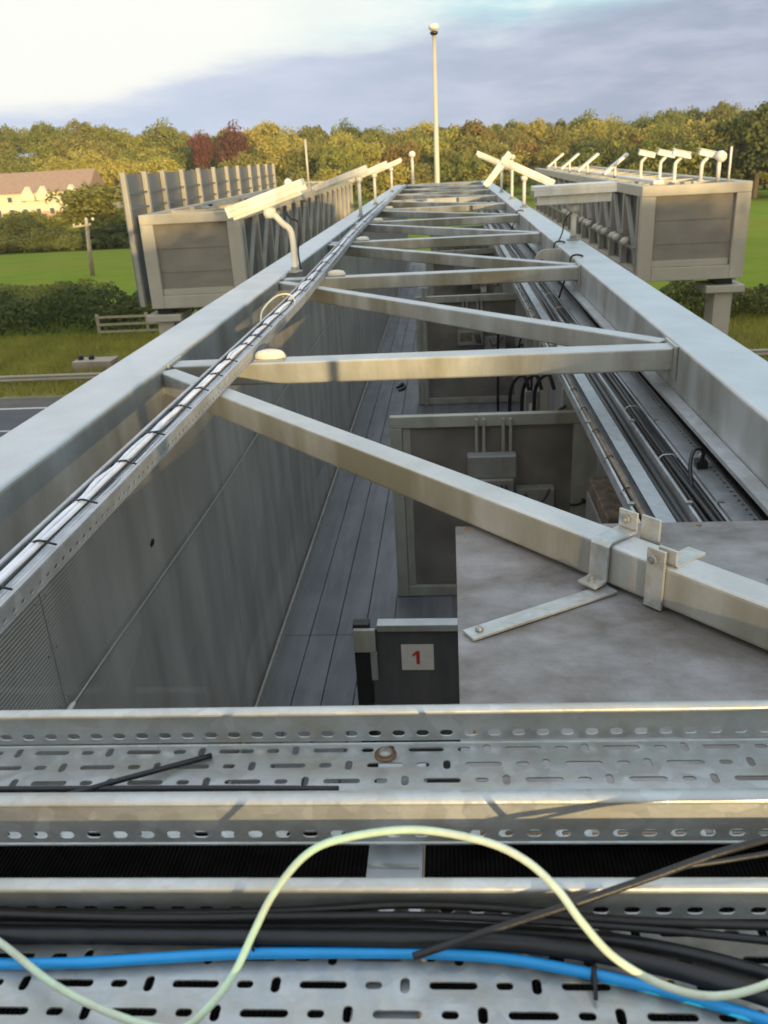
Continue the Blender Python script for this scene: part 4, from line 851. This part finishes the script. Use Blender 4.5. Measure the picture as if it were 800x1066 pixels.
# ------------------------------------------------------------------ trees
def crown_cloud(rng, nleaf, size, blobs, shape=(1, 1, 1), squash=.85):
    """leaf quads scattered on the shells of many overlapping clumps; unit crown of radius 1 centred on the origin"""
    c = rng.normal(size=(blobs, 3)); c /= np.linalg.norm(c, axis=1)[:, None]; c *= (rng.random(blobs) ** .45)[:, None] * .74; c[:, 2] *= squash
    br = rng.uniform(.20, .38, blobs); bi = rng.integers(0, blobs, nleaf)
    dr = rng.normal(size=(nleaf, 3)); dr /= np.linalg.norm(dr, axis=1)[:, None]; dr[:, 2] = np.where(dr[:, 2] < -.3, -dr[:, 2] * .6, dr[:, 2])
    p = c[bi] + dr * (br[bi] * rng.uniform(.72, 1.08, nleaf))[:, None]
    nrm = dr + rng.normal(size=(nleaf, 3)) * .55; nrm /= np.linalg.norm(nrm, axis=1)[:, None]
    u = np.cross(nrm, rng.normal(size=(nleaf, 3))); u /= np.linalg.norm(u, axis=1)[:, None]; v = np.cross(nrm, u)
    s_ = size * rng.uniform(.6, 1.4, nleaf)[:, None]
    V = np.stack([p + u * s_, p + v * s_ * .7, p - u * s_, p - v * s_ * .7], 1) * np.array(shape)
    return V            # (n,4,3)
def quads_mesh(name, V, mt):
    V = V.reshape(-1, 3); nq = len(V) // 4; me = bpy.data.meshes.new(name)
    me.vertices.add(len(V)); me.vertices.foreach_set('co', V.astype(np.float32).ravel()); me.loops.add(nq * 4); me.loops.foreach_set('vertex_index', np.arange(nq * 4, dtype=np.int32))
    me.polygons.add(nq); me.polygons.foreach_set('loop_start', np.arange(0, nq * 4, 4, dtype=np.int32)); me.polygons.foreach_set('loop_total', np.full(nq, 4, np.int32)); me.update(calc_edges=True)
    me.materials.append(G[mt]); return me
rng = np.random.default_rng(5)
PROTO = [crown_cloud(np.random.default_rng(20 + i), 5200, .045, 34 + 4 * i, squash=.9) for i in range(5)]
CM = {}
def crown_mesh(kind, i):
    if (kind, i) not in CM: CM[(kind, i)] = quads_mesh('crown', PROTO[i], kind)
    return CM[(kind, i)]
b_ = MB(); b_.tube([(0, 0, 0), (.01, .02, .3), (-.01, 0, .6), (.02, .01, .85)], [.045, .035, .022, .008], 8, k=4)
for a_ in range(6):
    q = a_ * 1.1; b_.tube([(0, 0, .28 + .07 * a_), (.12 * math.cos(q), .12 * math.sin(q), .42 + .07 * a_), (.25 * math.cos(q), .25 * math.sin(q), .52 + .07 * a_)], [.018, .012, .004], 6, k=3)
tm = b_.build('trunk', 'bark', recentre=False); trunk_me = tm.data; bpy.data.objects.remove(tm)
def tree(X, Y, H, W, kind, label, cat='tree', group=None, z=None, i=None, name='broadleaf_tree', low=.12):
    z = float(ground_z(np.array(X), np.array(Y))) - .05 if z is None else z
    t = thing(name, (X, Y, z), label, cat, group)
    tr = bpy.data.objects.new('trunk', trunk_me); COL.objects.link(tr); tr.parent = t; tr.scale = (H * .8, H * .8, H)
    cr = bpy.data.objects.new('crown', crown_mesh(kind, int(rng.integers(0, 5)) if i is None else i)); COL.objects.link(cr); cr.parent = t
    hh = H * (1 - low) / 2; cr.location = (0, 0, H - hh * .93); cr.scale = (W / 2 * 1.04, W / 2 * 1.04, hh * 1.08); cr.rotation_euler = (0, 0, float(rng.uniform(0, 6.28)))
    return t
# named trees one can point to
tree(-54.0, 131, 9.0, 14.5, 'leaf_olive', 'big round olive green tree at the field edge behind the telegraph pole', i=2, low=.05)
tree(-71.5, 262, 17.5, 8.5, 'leaf_copper', 'smaller dark copper tree in the wooded hill above the sign back', low=.1)
tree(-62.5, 262, 18.5, 11.5, 'leaf_copper', 'larger dark copper tree in the wooded hill above the sign back', low=.1)
tree(-50.5, 170, 11.0, 18, 'leaf_yellow', 'round bright yellow green tree behind the end of the sign back', i=1, low=.1)
tree(-40.5, 178, 10.5, 13, 'leaf_yellow', 'second round yellow green tree right of the brighter one behind the sign back', i=3, low=.1)
tree(52, 156, 15.5, 16, 'leaf_dark', 'tall dark tree at the right edge of the wood beyond the right gantry', low=.05)
tree(62, 150, 17.5, 18, 'leaf_dark', 'tallest dark tree at the far right of the picture', low=.05)
tree(7.5, 262, 17.5, 12, 'leaf_rust', 'rust tinged tree right of the tall mast', low=.1)
# edge of the wood
groups = {'leaf': ('mid green tree in the wood behind the gantries', 'green trees of the wood'), 'leaf_yellow': ('sunlit yellow green tree in the wood behind the gantries', 'yellow green trees of the wood'),
          'leaf_olive': ('olive brown tree in the wood behind the gantries', 'olive trees of the wood'), 'leaf_dark': ('dark shaded tree low at the field edge', 'dark trees at the field edge'), 'leaf_rust': ('rust tinged tree within the wood behind the gantries', 'rust tinged trees of the wood')}
def put(X, Y, H, W, kind, **k): tree(X, Y, H, W, kind, groups[kind][0], group=groups[kind][1], **k)
tree(-66, 134, 5.6, 12, 'leaf', 'rounded green tree just left of the big olive one below the terrace', i=0, low=.03)
tree(-47.5, 150, 9.5, 13, 'leaf', 'loose green tree between the big olive one and the sign back', i=4, low=.03)
# low dark ones along the left field edge
for X, Y, H, W in ((-78, 128, 4.5, 10), (-71, 126, 4.2, 11), (-64, 127, 5.0, 9), (-50, 128, 5.0, 9), (-45, 127, 6, 8), (-39, 128, 6, 9), (-86, 131, 4.5, 11), (-94, 135, 5, 12), (-58, 124, 3.5, 9), (-67, 123.5, 4, 9), (-75, 124, 4, 9), (-49, 123.5, 3.6, 8), (-42, 123, 4, 8), (-48, 138, 6, 11)): put(X, Y, H, W, 'leaf_dark', low=.0)
# yellow ones around the terrace
for X, Y, H, W, k_ in ((-74, 214, 12, 11, 'leaf_yellow'), (-67, 205, 13, 14, 'leaf_yellow'), (-60, 188, 9.5, 12, 'leaf_yellow'), (-72, 222, 14, 12, 'leaf_yellow'), (-85, 228, 14, 13, 'leaf_yellow'), (-60, 172, 8, 11, 'leaf_olive'), (-107, 186, 3, 7, 'leaf_yellow'), (-92, 178, 2.6, 8, 'leaf_olive')): put(X, Y, H, W, k_)
# middle distance bright bushes behind the far end of the gantry and along the right
for i in range(17):
    X = -30 + i * 6.2 + rng.uniform(-1.5, 1.5); Y = 188 + rng.uniform(-8, 14) - max(0, X - 20) * .35
    put(X, Y, rng.uniform(8, 11), rng.uniform(10, 13), ['leaf_yellow', 'leaf_yellow', 'leaf', 'leaf_olive'][int(rng.integers(0, 4))], low=.02)
for i in range(16):
    X = -34 + i * 7.5 + rng.uniform(-2, 2); Y = 224 + rng.uniform(-8, 8) - max(0, X) * .25
    put(X, Y, rng.uniform(12, 15.5), rng.uniform(11, 15), ['leaf', 'leaf_olive', 'leaf_yellow', 'leaf_rust', 'leaf_olive'][int(rng.integers(0, 5))], low=.06)
for i in range(9):
    X = 24 + i * 6.5; Y = 172 - i * 2.4 + rng.uniform(-3, 3); put(X, Y, rng.uniform(7, 12), rng.uniform(9, 13), ['leaf_dark', 'leaf', 'leaf_olive'][int(rng.integers(0, 3))], low=.0)
# skyline row, trees one can still tell apart
for i in range(34):
    X = -175 + i * 8.8 + rng.uniform(-2, 2); Y = 300 + rng.uniform(-12, 14)
    put(X, Y, rng.uniform(13, 17), rng.uniform(12, 16), ['leaf', 'leaf_yellow', 'leaf_olive', 'leaf'][int(rng.integers(0, 4))], low=.08)
# the rest of the wood reads as one mass
def wood():
    parts = {k_: [] for k_ in ('leaf', 'leaf_olive', 'leaf_yellow')}; keys = list(parts)
    for row, (Y0, n_) in enumerate(((244, 42), (262, 44), (281, 46), (318, 40), (338, 40))):
        for i in range(n_):
            X = -215 + i * (400 / n_) + rng.uniform(-3, 3); Y = Y0 + rng.uniform(-7, 7)
            if Y < 255 and -130 < X < -75: continue
            if abs(X + 67) < 12 and Y < 275: continue
            Hh = rng.uniform(11, 15.5); Ww = rng.uniform(11, 16); z = float(ground_z(np.array(X), np.array(Y)))
            V = PROTO[int(rng.integers(0, 5))]; V = V[rng.random(len(V)) < .5]; a_ = rng.uniform(0, 6.28); cs, sn = math.cos(a_), math.sin(a_)
            Q = np.stack([V[..., 0] * cs - V[..., 1] * sn, V[..., 0] * sn + V[..., 1] * cs, V[..., 2]], -1) * np.array([Ww / 2, Ww / 2, Hh * .52]) * 1.05 + np.array([X, Y, z + Hh * .52])
            parts[keys[int(rng.integers(0, 3))]].append(Q)
    me = quads_mesh('wood', np.concatenate(sum(parts.values(), [])), 'leaf')
    me.materials.append(G['leaf_olive']); me.materials.append(G['leaf_yellow'])
    mi = np.concatenate([np.full(sum(len(q) for q in parts[k_]), j, np.int32) for j, k_ in enumerate(keys)]); me.polygons.foreach_set('material_index', mi)
    o = bpy.data.objects.new('wood', me); COL.objects.link(o); tag(o, 'dense mass of woodland covering the hill behind everything', 'wood', kind='stuff')
wood()
# hedges and scrub
def hedge(name, x0, x1, y0, y1, hgt, n, size, mt, label, seed, cat='hedge'):
    r_ = np.random.default_rng(seed); X = r_.uniform(x0, x1, n); t_ = r_.random(n); Y = y0 + (y1 - y0) * t_
    top = hgt * (.62 + .38 * np.sin(t_ * np.pi) ** .5) * (.82 + .16 * np.sin(X * .9) + .12 * np.sin(X * 2.3 + 1) + .1 * np.sin(X * .37 + Y))
    Z = -10 + top * r_.random(n) ** .45
    p = np.stack([X, Y, Z], -1); nr = r_.normal(size=(n, 3)) + np.array([0, -.6, .7]); nr /= np.linalg.norm(nr, axis=1)[:, None]
    u = np.cross(nr, r_.normal(size=(n, 3))); u /= np.linalg.norm(u, axis=1)[:, None]; v = np.cross(nr, u); s_ = size * r_.uniform(.5, 1.5, n)[:, None]
    me = quads_mesh(name, np.stack([p + u * s_, p + v * s_ * .7, p - u * s_, p - v * s_ * .7], 1), mt)
    o = bpy.data.objects.new(name, me); COL.objects.link(o); return tag(o, label, cat, kind='stuff')
hedge('hedge', -75, 2, 54.2, 62, 2.7, 52000, .13, 'leaf_dark', 'tall dark green overgrown hedge left of the gantry between verge and field', 3)
hedge('hedge', 3, 62, 50.5, 56, 2.2, 26000, .13, 'leaf_dark', 'low dark hedge below the right box gantry', 4)
hedge('scrub', -90, -30, 62, 76, 1.5, 34000, .12, 'leaf_olive', 'pale scrub strip between the tall hedge and the field', 5, 'scrub')
hedge('scrub', -105, -28, 119, 126, 2.0, 24000, .22, 'leaf_dark', 'ragged scrub along the far edge of the left field', 6, 'scrub')
def grass(name, x0, x1, y0, y1, n, hh, label, seed, mt='leaf_olive'):
    r_ = np.random.default_rng(seed); X = r_.uniform(x0, x1, n); Y = r_.uniform(y0, y1, n); H_ = hh * r_.uniform(.4, 1.3, n); a_ = r_.uniform(0, 6.28, n); w_ = .03
    lx = r_.normal(0, .12, n); dx = np.cos(a_) * w_; dy = np.sin(a_) * w_; z0 = np.full(n, -10.0)
    V = np.stack([np.stack([X - dx, Y - dy, z0], -1), np.stack([X + dx, Y + dy, z0], -1), np.stack([X + dx * .4 + lx, Y + dy * .4, z0 + H_], -1), np.stack([X - dx * .4 + lx, Y - dy * .4, z0 + H_], -1)], 1)
    o = bpy.data.objects.new(name, quads_mesh(name, V, mt)); COL.objects.link(o); tag(o, label, 'grass', kind='stuff')
grass('verge_grass', -45, 30, 38.9, 54, 80000, .35, 'rough grass on the verge behind the crash barrier', 8, 'leaf_yellow')

# unseen trees added behind the viewer to keep the low sun off the near steelwork
cx, cy = math.sin(R(SUN_AZ)), -math.cos(R(SUN_AZ))
rt = np.random.default_rng(11)
for i, (s_, dist, H_, W_) in enumerate([(-66 + 6.2 * q + rt.uniform(-1, 1), [58, 64, 70][q % 3] + rt.uniform(-1, 1), [16.6, 17.0, 17.4][q % 3] + rt.uniform(-.5, .3), 15) for q in range(22)] + [(-62 + 8 * q, 76, 16.6, 16) for q in range(16)]):
    X = cx * dist - cy * s_; Y = cy * dist + cx * s_
    t = tree(X, Y, H_, W_, 'leaf_dark', 'unseen leafy tree added behind the viewer to shade the near gantry', group='added shade trees behind the viewer', z=-10.05, low=.02)
    # gaps cut in the added foliage to let shafts of low sun reach the near trays and the first strut
    cr = [c_ for c_ in t.children if c_.name.startswith('crown')][0]; co = np.empty(len(cr.data.vertices) * 3, np.float32); cr.data.vertices.foreach_get('co', co); q4 = co.reshape(-1, 4, 3)
    a_ = cr.rotation_euler.z; ce = q4.mean(1); wx = ce * np.array(cr.scale); wp = np.stack([wx[:, 0] * math.cos(a_) - wx[:, 1] * math.sin(a_), wx[:, 0] * math.sin(a_) + wx[:, 1] * math.cos(a_), wx[:, 2]], -1) + np.array([X, Y, -10.05 + cr.location.z])
    keep = np.ones(len(wp), bool); S_ = np.array(sd); hx = np.array([cx * 0 - cy, cx, 0.]); hz_ = np.cross(S_, hx)
    for Q_, ra, rb in (((.34, .55, -.42), .36, .40), ((-.35, 4.58, -1.05), .55, .30)):
        v_ = wp - np.array(Q_); u1 = v_ @ hx; u2 = v_ @ hz_; keep &= (u1 / (ra + .25)) ** 2 + (u2 / (rb + .25)) ** 2 > 1
    if not keep.all(): cr.data = quads_mesh('crown', q4[keep], 'leaf_dark')

# thin evening air
hz = MB().box(-420, 420, -150, 480, -11.2, 34).build('haze', 'gap_black'); hz['kind'] = 'stuff'; hz['label'] = 'thin warm evening haze over the fields'
HM = bpy.data.materials.new('haze_air'); HM.use_nodes = True; t_ = HM.node_tree
t_.nodes.remove(t_.nodes['Principled BSDF']); pv = t_.nodes.new('ShaderNodeVolumePrincipled'); pv.inputs['Density'].default_value = .0002; pv.inputs['Color'].default_value = (.95, .93, .90, 1); pv.inputs['Anisotropy'].default_value = .2
t_.links.new(pv.outputs[0], t_.nodes['Material Output'].inputs['Volume']); hz.data.materials.clear(); hz.data.materials.append(HM)

# ------------------------------------------------------------------ lift everything so that the road lies at z = 0
for o in list(COL.objects):
    if o.parent is None and o.type in ('MESH', 'EMPTY'): o.location.z += Z0
